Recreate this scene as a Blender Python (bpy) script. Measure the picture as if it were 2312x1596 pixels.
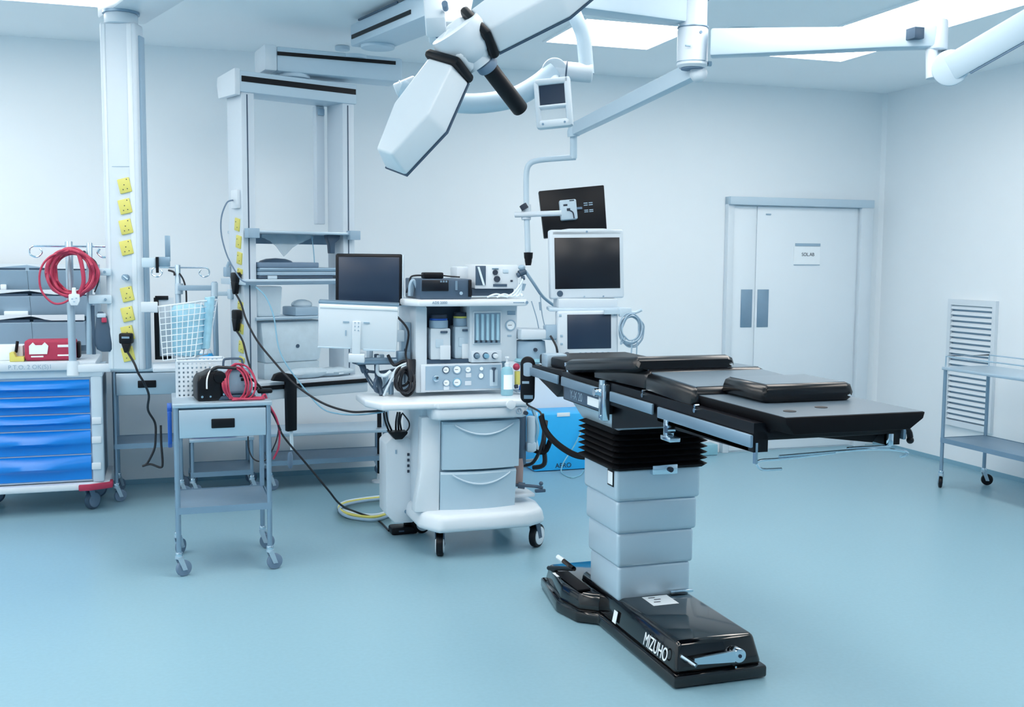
import bpy, bmesh, math, random
from mathutils import Vector, Matrix
V = Vector
rad = math.radians
for o in list(bpy.data.objects):
    bpy.data.objects.remove(o)
SC = bpy.context.scene
COL = SC.collection

# ------------------------------------------------------------------ camera
FPX, PITCH, YAW, ROLL, EYE = 2400.0, 0.0887, 0.3166, 0.0073, 1.58
_s, _c = math.sin(YAW), math.cos(YAW)
_sp, _cp = math.sin(PITCH), math.cos(PITCH)
FW = V((_s * _cp, _c * _cp, -_sp))
RT = V((_c, -_s, 0))
UP = V((_s * _sp, _c * _sp, _cp))
CX = RT * math.cos(ROLL) + UP * math.sin(ROLL)
CY = UP * math.cos(ROLL) - RT * math.sin(ROLL)
CAM0 = V((0, 0, EYE))
cam = bpy.data.cameras.new('camera')
cam.sensor_width = 36
cam.lens = 36 * FPX / 2312
cam.clip_start = 0.05
camo = bpy.data.objects.new('camera', cam)
COL.objects.link(camo)
camo.matrix_world = Matrix((
    (CX.x, CY.x, -FW.x, 0), (CX.y, CY.y, -FW.y, 0), (CX.z, CY.z, -FW.z, EYE), (0, 0, 0, 1)))
SC.camera = camo

# ------------------------------------------------------------------ world, exposure
w = bpy.data.worlds.new('world')
SC.world = w
w.use_nodes = True
w.node_tree.nodes['Background'].inputs[0].default_value = (0.6, 0.8, 1, 1)
w.node_tree.nodes['Background'].inputs[1].default_value = 0.02
SC.view_settings.view_transform = 'Standard'
SC.view_settings.look = 'None'
SC.view_settings.gamma = 1
SC.view_settings.use_curve_mapping = False
SC.view_settings.exposure = 0.0
PANEL = 9.8                     # brightness of the ceiling light panels
PANEL_COL = (0.98, 0.925, 0.865)
SC.cycles.use_denoising = True
SC.cycles.max_bounces = 10
SC.cycles.diffuse_bounces = 6

# ------------------------------------------------------------------ measuring helpers: a pixel of the photograph + one known distance gives a point of the room
def ray(px, py):
    return FW + CX * ((px - 1156) / FPX) - CY * ((py - 798) / FPX)
def GZ(px, py, z=0.0):
    r = ray(px, py); return CAM0 + r * ((z - EYE) / r.z)
def DD(px, py, d):
    return CAM0 + ray(px, py) * d
def PY(px, py, y):
    r = ray(px, py); return CAM0 + r * (y / r.y)
def PX(px, py, x):
    r = ray(px, py); return CAM0 + r * (x / r.x)
def onplane(px, py, p, n):
    r = ray(px, py); return CAM0 + r * ((p - CAM0).dot(n) / r.dot(n))

# ------------------------------------------------------------------ materials
def s2l(c):
    return tuple((v / 255 / 12.92) if v <= 10 else ((v / 255 + 0.055) / 1.055) ** 2.4 for v in c)
MATS = {}
def mat(name, rgb, rough=0.5, metal=0.0, spec=0.5, var=0.0, scale=30, stretch=None, bump=0.0, alpha=1.0, trans=0.0, coat=0.0, emit=0.0, ior=1.5):
    m = bpy.data.materials.new(name)
    m.use_nodes = True
    nt = m.node_tree
    p = nt.nodes['Principled BSDF']
    col = s2l(rgb) + (1,)
    p.inputs['Base Color'].default_value = col
    p.inputs['Roughness'].default_value = rough
    p.inputs['Metallic'].default_value = metal
    p.inputs['Specular IOR Level'].default_value = spec
    p.inputs['IOR'].default_value = ior
    p.inputs['Alpha'].default_value = alpha
    p.inputs['Transmission Weight'].default_value = trans
    p.inputs['Coat Weight'].default_value = coat
    p.inputs['Coat Roughness'].default_value = 0.05
    if emit:
        p.inputs['Emission Color'].default_value = col
        p.inputs['Emission Strength'].default_value = emit
    if var or bump:
        tc = nt.nodes.new('ShaderNodeTexCoord')
        mp = nt.nodes.new('ShaderNodeMapping')
        nt.links.new(tc.outputs['Object'], mp.inputs[0])
        if stretch: mp.inputs['Scale'].default_value = stretch
        nz = nt.nodes.new('ShaderNodeTexNoise')
        nz.inputs['Scale'].default_value = scale
        nz.inputs['Detail'].default_value = 4
        nt.links.new(mp.outputs[0], nz.inputs['Vector'])
        if var:
            mx = nt.nodes.new('ShaderNodeMix'); mx.data_type = 'RGBA'
            mx.inputs[6].default_value = tuple(max(0, v * (1 - var)) for v in col[:3]) + (1,)
            mx.inputs[7].default_value = tuple(min(1, v * (1 + var)) for v in col[:3]) + (1,)
            nt.links.new(nz.outputs[0], mx.inputs[0])
            nt.links.new(mx.outputs[2], p.inputs['Base Color'])
        if bump:
            b = nt.nodes.new('ShaderNodeBump')
            b.inputs['Strength'].default_value = bump
            b.inputs['Distance'].default_value = 0.004
            nt.links.new(nz.outputs[0], b.inputs['Height'])
            nt.links.new(b.outputs[0], p.inputs['Normal'])
    MATS[name] = m
    return m
M_WALL = mat('wall_paint', (231, 238, 243), 0.6, var=0.015, scale=3)
M_CEIL = mat('ceiling_paint', (238, 244, 248), 0.8, var=0.01, scale=4)
M_FLOOR = mat('vinyl_floor', (133, 171, 187), 0.33, spec=0.35, var=0.07, scale=55)
M_SEAM = mat('skirting_vinyl', (128, 170, 190), 0.5, var=0.03)
M_DOOR = mat('door_paint', (226, 235, 242), 0.5, var=0.012, scale=5)
M_WHITE = mat('white_enamel', (214, 224, 232), 0.32, var=0.01)
M_PLAST = mat('white_plastic', (203, 215, 225), 0.42, var=0.012)
M_PLAST2 = mat('pale_grey_plastic', (188, 208, 222), 0.45, var=0.015)
M_GREY = mat('blue_grey_plastic', (150, 176, 196), 0.45, var=0.02)
M_DGREY = mat('slate_plastic', (62, 84, 106), 0.4, var=0.03)
M_DRAWER = mat('drawer_front_plastic', (172, 198, 214), 0.42, var=0.012)
M_ALU = mat('anodised_aluminium', (170, 192, 208), 0.38, metal=0.6, var=0.02, scale=20, stretch=(1, 1, 0.1))
M_STEEL = mat('brushed_steel', (186, 206, 220), 0.34, metal=0.6, var=0.05, scale=25, stretch=(0.15, 1, 1))
M_CHROME = mat('polished_steel', (205, 222, 234), 0.16, metal=1.0, var=0.02)
M_DSTEEL = mat('dull_steel', (140, 166, 186), 0.42, metal=0.7, var=0.06, scale=14)
M_BLACK = mat('black_plastic', (5, 8, 17), 0.42, spec=0.28, var=0.1)
M_GLOSS = mat('gloss_black_cover', (4, 5, 9), 0.1, spec=0.5, var=0.1, coat=0.4)
M_VINYL = mat('black_upholstery', (2, 4, 11), 0.27, spec=0.5, var=0.15, scale=60, ior=1.5)
M_SHEEN = mat('painted_sheen_grey', (92, 110, 124), 0.3, spec=0.5, var=0.04)  # reflected wall light on the black table tops, put into the colour
M_SLEEVE = mat('column_steel', (190, 209, 222), 0.4, metal=0.4, var=0.03, scale=8)
M_RUBBER = mat('black_rubber', (4, 6, 13), 0.7, spec=0.2, var=0.1)
M_SCREEN = mat('dark_screen', (34, 50, 72), 0.3, spec=0.5, var=0.25, scale=3)
M_SCREEN2 = mat('black_screen', (8, 12, 24), 0.3, spec=0.5, var=0.2, scale=3)
M_BLUE = mat('blue_drawer_plastic', (14, 130, 222), 0.3, var=0.05, scale=6)
M_BLUE2 = mat('sky_blue_plastic', (40, 180, 246), 0.4, var=0.03)
M_BLUE3 = mat('deep_blue_plastic', (22, 86, 180), 0.45, var=0.06)
M_YEL = mat('yellow_socket_plastic', (212, 206, 108), 0.5, var=0.03)
M_RED = mat('red_rubber', (176, 52, 84), 0.5, var=0.12, scale=40)
M_REDB = mat('red_fabric', (172, 50, 82), 0.7, var=0.12, scale=40)
M_LABEL = mat('white_label', (236, 243, 248), 0.6, var=0.02)
M_INK = mat('dark_ink', (40, 52, 70), 0.7, var=0.05)
M_INK2 = mat('grey_ink', (120, 150, 175), 0.7, var=0.05)
M_CLEAR = mat('clear_plastic', (205, 228, 240), 0.2, alpha=0.45, var=0.04)
M_TEAL = mat('pale_teal_plastic', (150, 205, 222), 0.35, alpha=0.75, var=0.05)
M_FILM = mat('crinkled_film', (214, 232, 243), 0.25, alpha=0.8, var=0.12, scale=18, bump=0.8)
M_BAG = mat('blue_white_bag', (158, 206, 226), 0.45, var=0.28, scale=22, bump=0.6)
M_GLASS = mat('flow_tube_glass', (160, 198, 216), 0.15, var=0.05)
M_TIRE = mat('grey_tyre', (108, 132, 156), 0.6, var=0.05)
M_CABLE = mat('black_cable', (16, 20, 30), 0.5, var=0.1)
M_WCABLE = mat('white_cable', (214, 230, 240), 0.45, var=0.05)
M_BCABLE = mat('pale_blue_tubing', (120, 170, 196), 0.4, var=0.05)
M_YCABLE = mat('yellow_hose', (216, 208, 110), 0.5, var=0.08)
M_PAPER = mat('white_paper', (232, 242, 248), 0.8, var=0.02)
M_COPPER = mat('brown_canister', (150, 130, 128), 0.5, var=0.15, scale=10)

def emission(name, rgb, strength):
    m = bpy.data.materials.new(name); m.use_nodes = True
    nt = m.node_tree; nt.nodes.clear()
    e = nt.nodes.new('ShaderNodeEmission'); o = nt.nodes.new('ShaderNodeOutputMaterial')
    e.inputs[0].default_value = rgb + (1,); e.inputs[1].default_value = strength
    nt.links.new(e.outputs[0], o.inputs[0])
    return m
M_LAMP = emission('light_diffuser', PANEL_COL, PANEL)

# ------------------------------------------------------------------ mesh building
WM = {}                                   # world matrix of every thing, so parts can be drawn in room coordinates
def frame(o, x, y):
    x = V(x).normalized(); z = x.cross(V(y)).normalized(); y = z.cross(x)
    return Matrix(((x.x, y.x, z.x, o[0]), (x.y, y.y, z.y, o[1]), (x.z, y.z, z.z, o[2]), (0, 0, 0, 1)))
def along(a, b):
    """matrix whose Z runs from a to b"""
    a, b = V(a), V(b); z = (b - a).normalized()
    h = V((0, 0, 1)) if abs(z.z) < 0.9 else V((0, 1, 0))
    x = h.cross(z).normalized(); y = z.cross(x)
    return Matrix(((x.x, y.x, z.x, a.x), (x.y, y.y, z.y, a.y), (x.z, y.z, z.z, a.z), (0, 0, 0, 1)))
def spline(pts, k=6, closed=False):
    pts = [V(p) for p in pts]; n = len(pts)
    if n < 3 or k < 2: return pts
    out = []
    for i in range(n if closed else n - 1):
        if closed: p0, p1, p2, p3 = pts[(i - 1) % n], pts[i], pts[(i + 1) % n], pts[(i + 2) % n]
        else: p0, p1, p2, p3 = pts[max(i - 1, 0)], pts[i], pts[i + 1], pts[min(i + 2, n - 1)]
        for j in range(k):
            t = j / k
            out.append(0.5 * ((2 * p1) + (p2 - p0) * t + (2 * p0 - 5 * p1 + 4 * p2 - p3) * t * t + (3 * p1 - p0 - 3 * p2 + p3) * t ** 3))
    if not closed: out.append(pts[-1])
    return out
I4 = Matrix()
class MB:
    def __init__(s, M=None):
        s.bm = bmesh.new(); s.M = M or I4
    def add(s, t, X=None):
        m = s.M @ X if X is not None else s.M
        t.transform(m)
        if m.determinant() < 0: bmesh.ops.reverse_faces(t, faces=t.faces)
        me = bpy.data.meshes.new('t'); t.to_mesh(me); t.free()
        s.bm.from_mesh(me); bpy.data.meshes.remove(me)
        return s
    def box(s, a, b, bev=0.0, seg=2, X=None):
        """axis-aligned box between two corners"""
        t = bmesh.new()
        bmesh.ops.create_cube(t, size=1)
        a, b = V(a), V(b); c = (a + b) / 2; d = b - a
        for v in t.verts: v.co = V((v.co.x * abs(d.x) + c.x, v.co.y * abs(d.y) + c.y, v.co.z * abs(d.z) + c.z))
        if bev:
            bev = min(bev, 0.49 * min(abs(d.x), abs(d.y), abs(d.z)))
            bmesh.ops.bevel(t, geom=list(t.edges), offset=bev, segments=seg, affect='EDGES', profile=0.5)
        return s.add(t, X)
    def cbox(s, c, d, bev=0.0, X=None, seg=2):
        c, d = V(c), V(d) / 2
        return s.box(c - d, c + d, bev, seg, X)
    def cyl(s, a, b, r, r2=None, n=20, bev=0.0, X=None):
        t = bmesh.new(); a, b = V(a), V(b); L = (b - a).length
        bmesh.ops.create_cone(t, cap_ends=True, segments=n, radius1=r, radius2=r if r2 is None else r2, depth=L)
        if bev:
            es = [e for e in t.edges if abs(e.verts[0].co.z - e.verts[1].co.z) < 1e-6]
            bmesh.ops.bevel(t, geom=es, offset=min(bev, L * 0.45), segments=2, affect='EDGES', profile=0.5)
        bmesh.ops.translate(t, verts=t.verts, vec=(0, 0, L / 2))
        t.transform(along(a, b))
        return s.add(t, X)
    def tube(s, pts, r, n=8, k=6, closed=False, X=None, flat=None):
        pts = spline(pts, k, closed) if k > 1 else [V(p) for p in pts]
        t = bmesh.new(); N = len(pts); rings = []; nx = None
        for i, p in enumerate(pts):
            if closed: d = (pts[(i + 1) % N] - pts[i - 1])
            else: d = pts[min(i + 1, N - 1)] - pts[max(i - 1, 0)]
            if d.length < 1e-9: d = V((0, 0, 1))
            d.normalize()
            if nx is None:
                h = V((0, 0, 1)) if abs(d.z) < 0.9 else V((1, 0, 0)); nx = d.cross(h).normalized()
            else:
                nx = (nx - d * nx.dot(d))
                nx = nx.normalized() if nx.length > 1e-6 else d.orthogonal().normalized()
            ny = d.cross(nx)
            rr = r[min(i * len(r) // N, len(r) - 1)] if isinstance(r, (list, tuple)) else r
            fy = flat or 1
            rings.append([t.verts.new(p + nx * (rr * math.cos(2 * math.pi * j / n)) + ny * (rr * fy * math.sin(2 * math.pi * j / n))) for j in range(n)])
        for i in range(N if closed else N - 1):
            a, b = rings[i], rings[(i + 1) % N]
            for j in range(n): t.faces.new((a[j], a[(j + 1) % n], b[(j + 1) % n], b[j]))
        if not closed:
            t.faces.new(rings[0][::-1]); t.faces.new(rings[-1])
        return s.add(t, X)
    def prism(s, poly, z0, z1, X=None, bev=0.0, top=None, seg=2):
        """polygon in XY extruded along Z; top = a second polygon for the far end"""
        t = bmesh.new()
        a = [t.verts.new((p[0], p[1], z0)) for p in poly]
        b = [t.verts.new((p[0], p[1], z1)) for p in (top or poly)]
        n = len(a)
        t.faces.new(a[::-1]); t.faces.new(b)
        for i in range(n): t.faces.new((a[i], a[(i + 1) % n], b[(i + 1) % n], b[i]))
        bmesh.ops.recalc_face_normals(t, faces=t.faces)
        if bev: bmesh.ops.bevel(t, geom=list(t.edges), offset=bev, segments=seg, affect='EDGES', profile=0.5)
        return s.add(t, X)
    def loft(s, rings, X=None, bev=0.0, cap=True):
        t = bmesh.new()
        R = [[t.verts.new(p) for p in r] for r in rings]
        for a, b in zip(R, R[1:]):
            n = len(a)
            for i in range(n): t.faces.new((a[i], a[(i + 1) % n], b[(i + 1) % n], b[i]))
        if cap: t.faces.new(R[0][::-1]); t.faces.new(R[-1])
        bmesh.ops.recalc_face_normals(t, faces=t.faces)
        if bev: bmesh.ops.bevel(t, geom=list(t.edges), offset=bev, segments=2, affect='EDGES', profile=0.5)
        return s.add(t, X)
    def lathe(s, prof, X=None, n=20):
        t = bmesh.new(); R = []
        for r, z in prof:
            R.append([t.verts.new((max(r, 1e-5) * math.cos(2 * math.pi * j / n), max(r, 1e-5) * math.sin(2 * math.pi * j / n), z)) for j in range(n)])
        for a, b in zip(R, R[1:]):
            for j in range(n): t.faces.new((a[j], a[(j + 1) % n], b[(j + 1) % n], b[j]))
        t.faces.new(R[0][::-1]); t.faces.new(R[-1])
        return s.add(t, X)
    def ball(s, c, r, sc=(1, 1, 1), n=16, X=None):
        t = bmesh.new()
        bmesh.ops.create_uvsphere(t, u_segments=n, v_segments=max(6, n // 2), radius=1)
        for v in t.verts: v.co = V((v.co.x * r * sc[0] + c[0], v.co.y * r * sc[1] + c[1], v.co.z * r * sc[2] + c[2]))
        return s.add(t, X)
    def ring(s, c, axis, R, r, n=28, m=8, X=None):
        z = V(axis).normalized(); x = z.orthogonal().normalized(); y = z.cross(x)
        pts = [V(c) + x * (R * math.cos(2 * math.pi * i / n)) + y * (R * math.sin(2 * math.pi * i / n)) for i in range(n)]
        return s.tube(pts, r, m, 1, True, X)
    def build(s, name, m, parent=None, loc=None, angle=38):
        me = bpy.data.meshes.new(name)
        if parent is not None: s.bm.transform(WM[parent.name].inverted())
        elif loc is not None: s.bm.transform(Matrix.Translation(-V(loc)))
        s.bm.normal_update()
        s.bm.to_mesh(me); s.bm.free()
        for p in me.polygons: p.use_smooth = True
        try: me.set_sharp_from_angle(angle=rad(angle))
        except Exception: pass
        me.materials.append(m)
        o = bpy.data.objects.new(name, me); COL.objects.link(o)
        if parent is not None:
            o.parent = parent; WM[o.name] = WM[parent.name]
        else:
            if loc is not None: o.location = loc
            WM[o.name] = Matrix.Translation(V(loc)) if loc is not None else I4.copy()
        return o
def tag(o, label, cat, group=None, kind=None):
    o['label'] = label; o['category'] = cat
    if group: o['group'] = group
    if kind: o['kind'] = kind
    return o
def thing(name, label, cat, loc=(0, 0, 0), rotz=0.0, group=None):
    o = bpy.data.objects.new(name, None); COL.objects.link(o)
    o.location = loc; o.rotation_euler = (0, 0, rotz); o.empty_display_size = 0.05
    WM[o.name] = Matrix.Translation(V(loc)) @ Matrix.Rotation(rotz, 4, 'Z')
    return tag(o, label, cat, group)
def dup(src, loc=None, label=None, rotz=None, group=None):
    def cp(o, par):
        c = o.copy(); COL.objects.link(c)
        if par is not None: c.parent = par
        for ch in o.children: cp(ch, c)
        return c
    r = cp(src, None)
    if loc is not None: r.location = loc
    if rotz is not None: r.rotation_euler = (0, 0, rotz)
    if label: r['label'] = label
    if group: r['group'] = group
    return r
def struct(o):
    o['kind'] = 'structure'; return o
def text(s, size, F, m, name, parent, depth=0.0006, sx=1.0, align='CENTER'):
    cu = bpy.data.curves.new(name, 'FONT'); cu.body = s; cu.size = size; cu.align_x = align; cu.align_y = 'CENTER'; cu.extrude = depth
    to = bpy.data.objects.new(name + '_c', cu); COL.objects.link(to)
    dg = bpy.context.evaluated_depsgraph_get(); dg.update()
    me = bpy.data.meshes.new_from_object(to.evaluated_get(dg))
    bpy.data.objects.remove(to)
    me.transform(WM[parent.name].inverted() @ F @ Matrix.Diagonal((sx, 1, 1, 1)))
    me.materials.clear(); me.materials.append(m)
    o = bpy.data.objects.new(name, me); COL.objects.link(o); o.parent = parent; WM[o.name] = WM[parent.name]
    return o
def facing(p):                                  # lettering that faces the room's front (towards -Y)
    return Matrix(((1, 0, 0, p[0]), (0, 0, -1, p[1]), (0, 1, 0, p[2]), (0, 0, 0, 1)))
def rect(px0, py0, px1, py1, y):
    a, b = PY(px0, max(py0, py1), y), PY(px1, min(py0, py1), y)
    return a.x, a.z, b.x, b.z
def slab(mb, px0, py0, px1, py1, y, depth, bev=0.004):
    """a box whose front, at room depth y, spans the given pixels of the photograph"""
    x0, z0, x1, z1 = rect(px0, py0, px1, py1, y)
    return mb.box((x0, y, z0), (x1, y + depth, z1), bev)

# ------------------------------------------------------------------ the room
RX0, RX1, RY0, RY1, RH = -3.4, 5.853, -2.6, 7.735, 3.0
T = 0.12
struct(MB().box((RX0 - T, RY0 - T, -T), (RX1 + T, RY1 + T, 0)).build('floor', M_FLOOR))
struct(MB().box((RX0 - T, RY0 - T, RH), (RX1 + T, RY1 + T, RH + T)).build('ceiling', M_CEIL))
struct(MB().box((RX0 - T, RY1, 0), (RX1 + T, RY1 + T, RH)).build('wall_back', M_WALL))
struct(MB().box((RX1, RY0 - T, 0), (RX1 + T, RY1, RH)).build('wall_right', M_WALL))
struct(MB().box((RX0 - T, RY0 - T, 0), (RX0, RY1, RH)).build('wall_left', M_WALL))
struct(MB().box((RX0, RY0 - T, 0), (RX1, RY0, RH)).build('wall_front', M_PLAST2))
struct(MB().box((RX0, RY1 - 0.006, 0), (4.33, RY1, 0.035)).build('baseboard_back', M_SEAM))
struct(MB().box((RX1 - 0.006, RY0, 0), (RX1, RY1 - 0.006, 0.035)).build('baseboard_right', M_SEAM))
struct(MB().prism([(RX1 - 0.03, RY1), (RX1, RY1 - 0.03), (RX1, RY1)], 0.035, RH).build('trim_1', M_WALL))

# light panels
def panel(x0, y0, x1, y1, label):
    t = thing('ceiling_light_panel', label, 'ceiling light', ((x0 + x1) / 2, (y0 + y1) / 2, RH), 0, 'ceiling light panels')
    f = MB(); e = 0.02; z0, z1 = RH - 0.012, RH
    f.box((x0 - e, y0 - e, z0), (x1 + e, y0, z1)).box((x0 - e, y1, z0), (x1 + e, y1 + e, z1)).box((x0 - e, y0, z0), (x0, y1, z1)).box((x1, y0, z0), (x1 + e, y1, z1))
    f.build('frame', M_CEIL, t)
    MB().box((x0, y0, RH - 0.008), (x1, y1, RH - 0.001)).build('diffuser', M_LAMP, t)
panel(2.40, 5.95, 3.12, 6.66, 'bright ceiling panel behind the boom post, above the large patient monitor')
panel(3.94, 5.93, 4.59, 6.58, 'bright ceiling panel farthest right, half hidden under the long boom arm')
panel(3.92, 4.35, 4.52, 5.76, 'big bright ceiling panel in the top right corner of the photo')
panel(-1.25, 6.28, -0.30, 6.62, 'bright ceiling panel in the top left corner beside the white column')
for i, (x, y, lb) in enumerate((  # unseen panels, added to fill the room and brighten front faces
        (1.35, 3.9, 'added unseen ceiling panel high above the floor between trolley and table'), (-2.6, 4.6, 'added unseen ceiling panel far left near the left wall'), (-2.6, 1.6, 'added unseen ceiling panel at the left wall beside the viewer'), (1.3, 1.9, 'added unseen ceiling panel above the open floor in front'), (-2.2, 6.5, 'added unseen ceiling panel in the far left corner of the room'), (0.75, 4.75, 'added unseen ceiling panel just above the photo over the steel trolley'), (-1.3, 4.9, 'added unseen ceiling panel left of the white column, above the photo'), (2.7, 3.7, 'added unseen ceiling panel above the operating table foot end'),
        (4.2, 2.4, 'added unseen ceiling panel over the right front of the room'), (-1.6, 3.4, 'added unseen ceiling panel over the left front of the room'),
        (0.4, 0.6, 'added unseen ceiling panel over the viewer'), (2.8, 0.4, 'added unseen ceiling panel right of the viewer near the front wall'),
        (-1.6, 0.8, 'added unseen ceiling panel left of the viewer near the front wall'))):
    panel(x - 0.33, y - 0.62, x + 0.33, y + 0.62, lb)
t = thing('ceiling_downlight', 'small round bright downlight just above the long boom arm', 'ceiling light', (3.43, 5.98, RH))
MB().ring((3.43, 5.98, RH - 0.006), (0, 0, 1), 0.115, 0.012).build('rim', M_WHITE, t)
MB().cyl((3.43, 5.98, RH - 0.012), (3.43, 5.98, RH - 0.001), 0.108, n=28).build('diffuser', M_LAMP, t)

# door in the back wall
d = MB().box((4.40, RY1 - 0.03, 0.0), (5.60, RY1 - 0.005, 2.03)).build('door_1', M_DOOR); struct(d)
Yd = RY1 - 0.03
fr = MB().box((4.345, Yd - 0.03, 0), (4.40, RY1, 2.09), 0.004).box((5.60, Yd - 0.05, 0), (5.715, RY1, 2.09), 0.004)
fr.build('door_frame', M_WHITE, d)
MB().box((4.345, Yd - 0.06, 2.03), (5.715, RY1, 2.095), 0.004).build('door_header', M_PLAST2, d)
MB().box((4.40, Yd - 0.012, 0.012), (4.612, Yd, 2.022), 0.003).build('narrow_leaf', M_DOOR, d)
lf = MB().box((4.622, Yd - 0.012, 0.012), (5.585, Yd, 2.022), 0.003).build('wide_leaf', M_DOOR, d)
for a, b, nm in ((4.487, 4.592, 'push_plate'), (4.640, 4.745, 'push_plate')):
    MB().box((a, Yd - 0.018, 1.035), (b, Yd - 0.012, 1.345), 0.002).build(nm, M_DSTEEL, d)
MB().box((4.70, Yd - 0.02, 1.955), (4.745, Yd - 0.012, 1.965)).build('latch_plate', M_GREY, d)
t = thing('door_sign', 'white paper sign with short black lettering taped to the door', 'sign', (5.10, Yd - 0.013, 1.55))
MB().box((4.973, Yd - 0.0155, 1.552), (5.225, Yd - 0.0125, 1.70)).build('sheet', M_LABEL, t)
MB().box((4.985, Yd - 0.0175, 1.705), (5.225, Yd - 0.0125, 1.727)).build('holder_strip', M_GREY, t)
MB().box((4.975, Yd - 0.0165, 1.545), (5.225, Yd - 0.0125, 1.551)).build('bottom_strip', M_GREY, t)
text('SOL.AB', 0.040, facing((5.108, Yd - 0.0165, 1.634)), M_INK, 'lettering', t, sx=0.95)

# louvred vent in the right wall
t = thing('louvred_vent', 'tall white louvred vent grille on the right wall behind the steel trolley', 'vent', (RX1, 6.6, 0.31))
y0, y1, z0, z1 = 6.335, 6.84, 0.31, 1.295
f = MB()
for a, b in (((y0, z0), (y1, z0 + 0.045)), ((y0, z1 - 0.045), (y1, z1)), ((y0, z0 + 0.045), (y0 + 0.035, z1 - 0.045)), ((y1 - 0.035, z0 + 0.045), (y1, z1 - 0.045))):
    f.box((RX1 - 0.03, a[0], a[1]), (RX1 - 0.0005, b[0], b[1]))
f.build('frame', M_WHITE, t)
MB().box((RX1 - 0.006, y0 + 0.03, z0 + 0.04), (RX1, y1 - 0.03, z1 - 0.04)).build('backing', M_DSTEEL, t)
ns = 21; stp = (z1 - z0 - 0.09) / ns
for i in range(ns):
    zz = z0 + 0.045 + (i + 0.55) * stp
    X = Matrix.Translation((RX1 - 0.017, (y0 + y1) / 2, zz)) @ Matrix.Rotation(rad(32), 4, 'Y')
    MB().box((-0.005, y0 - (y0 + y1) / 2 + 0.035, -0.0155), (0.003, y1 - (y0 + y1) / 2 - 0.035, 0.0155), 0.001, 1, X).build('slat', M_WHITE, t)
# ------------------------------------------------------------------ operating table (runs along Y; foot end towards the viewer)
OT = thing('operating_table', 'black and steel operating table on a tall telescopic column, right of centre', 'operating table', (1.95, 4.15, 0))
def mirror(poly): return poly + [(3.905 - x, y) for x, y in reversed(poly)]
foot = mirror([(1.757, 3.415), (1.757, 4.14), (1.68, 4.20), (1.645, 4.36), (1.70, 4.72)])
def inset(poly, d, cx=1.9525, cy=4.05):
    return [(x + (d if x < cx else -d), y + (d if y < cy else -d)) for x, y in poly]
MB().prism(foot, 0.004, 0.052, bev=0.010).build('base_skirt', M_GLOSS, OT)
main = [(1.768, 3.43), (2.137, 3.43), (2.137, 4.42), (1.768, 4.42)]
mt = [(1.792, 3.462), (2.113, 3.462), (2.113, 4.41), (1.792, 4.41)]
MB().prism(main, 0.05, 0.165, bev=0.018, top=mt, seg=3).build('base_cover', M_GLOSS, OT)
rear = [(1.775, 4.16), (2.130, 4.16), (2.205, 4.22), (2.235, 4.38), (2.19, 4.70), (1.715, 4.70), (1.67, 4.38), (1.70, 4.22)]
MB().prism(rear, 0.05, 0.125, bev=0.014, top=inset(rear, 0.016, cy=4.4)).build('rear_base_cover', M_GLOSS, OT)
MB().box((1.70, 4.24, 0.128), (1.765, 4.52, 0.136), 0.004).build('foot_pedal_pad', M_RUBBER, OT)
MB().box((1.690, 4.47, 0.1262), (1.755, 4.53, 0.1285)).build('base_label', M_LABEL, OT)
# paper label on the base, brand lettering on its side, inspection tag
X = Matrix.Translation((0, 0, 0.1655))
MB().prism([(1.885, 3.86), (2.0, 3.86), (2.0, 3.975), (1.885, 3.975)], 0, 0.001, X).build('base_label', M_LABEL, OT)
for i, (a, b) in enumerate(((1.905, 3.90), (1.92, 3.93), (1.905, 3.955))):
    MB().box((a, b - 0.004, 0.1667), (a + 0.03, b + 0.004, 0.1671)).build('label_print', M_INK, OT)
SIDE = frame((1.7655, 3.595, 0.098), (0, -1, 0), (0.2, 0, 0.98))
text('MIZUHO', 0.072, SIDE, M_LABEL, 'side_lettering', OT, 0.001, 0.72)
MB().cbox((0, 0, 0), (0.035, 0.05, 0.002), X=frame((1.768, 3.985, 0.09), (0, -1, 0), (0.2, 0, 0.98))).build('inspection_tag', M_LABEL, OT)
# brake lever on the front of the base
lv = MB().cyl((2.02, 3.40, 0.107), (2.02, 3.445, 0.107), 0.027, n=24, bev=0.004)
lv.prism([(0, -0.021), (0.0, 0.021), (-0.17, 0.012), (-0.17, -0.012)], -0.006, 0.006, frame((2.0, 3.405, 0.107), (1, 0, 0), (0, 0, 1)))
lv.tube([(1.83, 3.385, 0.098), (1.80, 3.44, 0.118)], 0.009, k=1)
BL = lv.build('brake_lever', M_CHROME, OT)
MB().cyl((2.02, 3.397, 0.107), (2.02, 3.402, 0.107), 0.007).build('lever_bolt', M_INK, BL)
MB().cyl((2.015, 3.418, 0.058), (2.015, 3.435, 0.058), 0.004).build('screw', M_CHROME, OT)
pd = MB().tube([(1.78, 4.60, 0.12), (1.72, 4.66, 0.112), DD(1296, 1284, 4.80), DD(1272, 1266, 4.86)], 0.011, k=1).build('brake_pedal', M_BLACK, OT)
MB().tube([DD(1272, 1266, 4.86), DD(1259, 1257, 4.89)], 0.012, k=1).build('pedal_tip', M_WHITE, pd)
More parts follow.
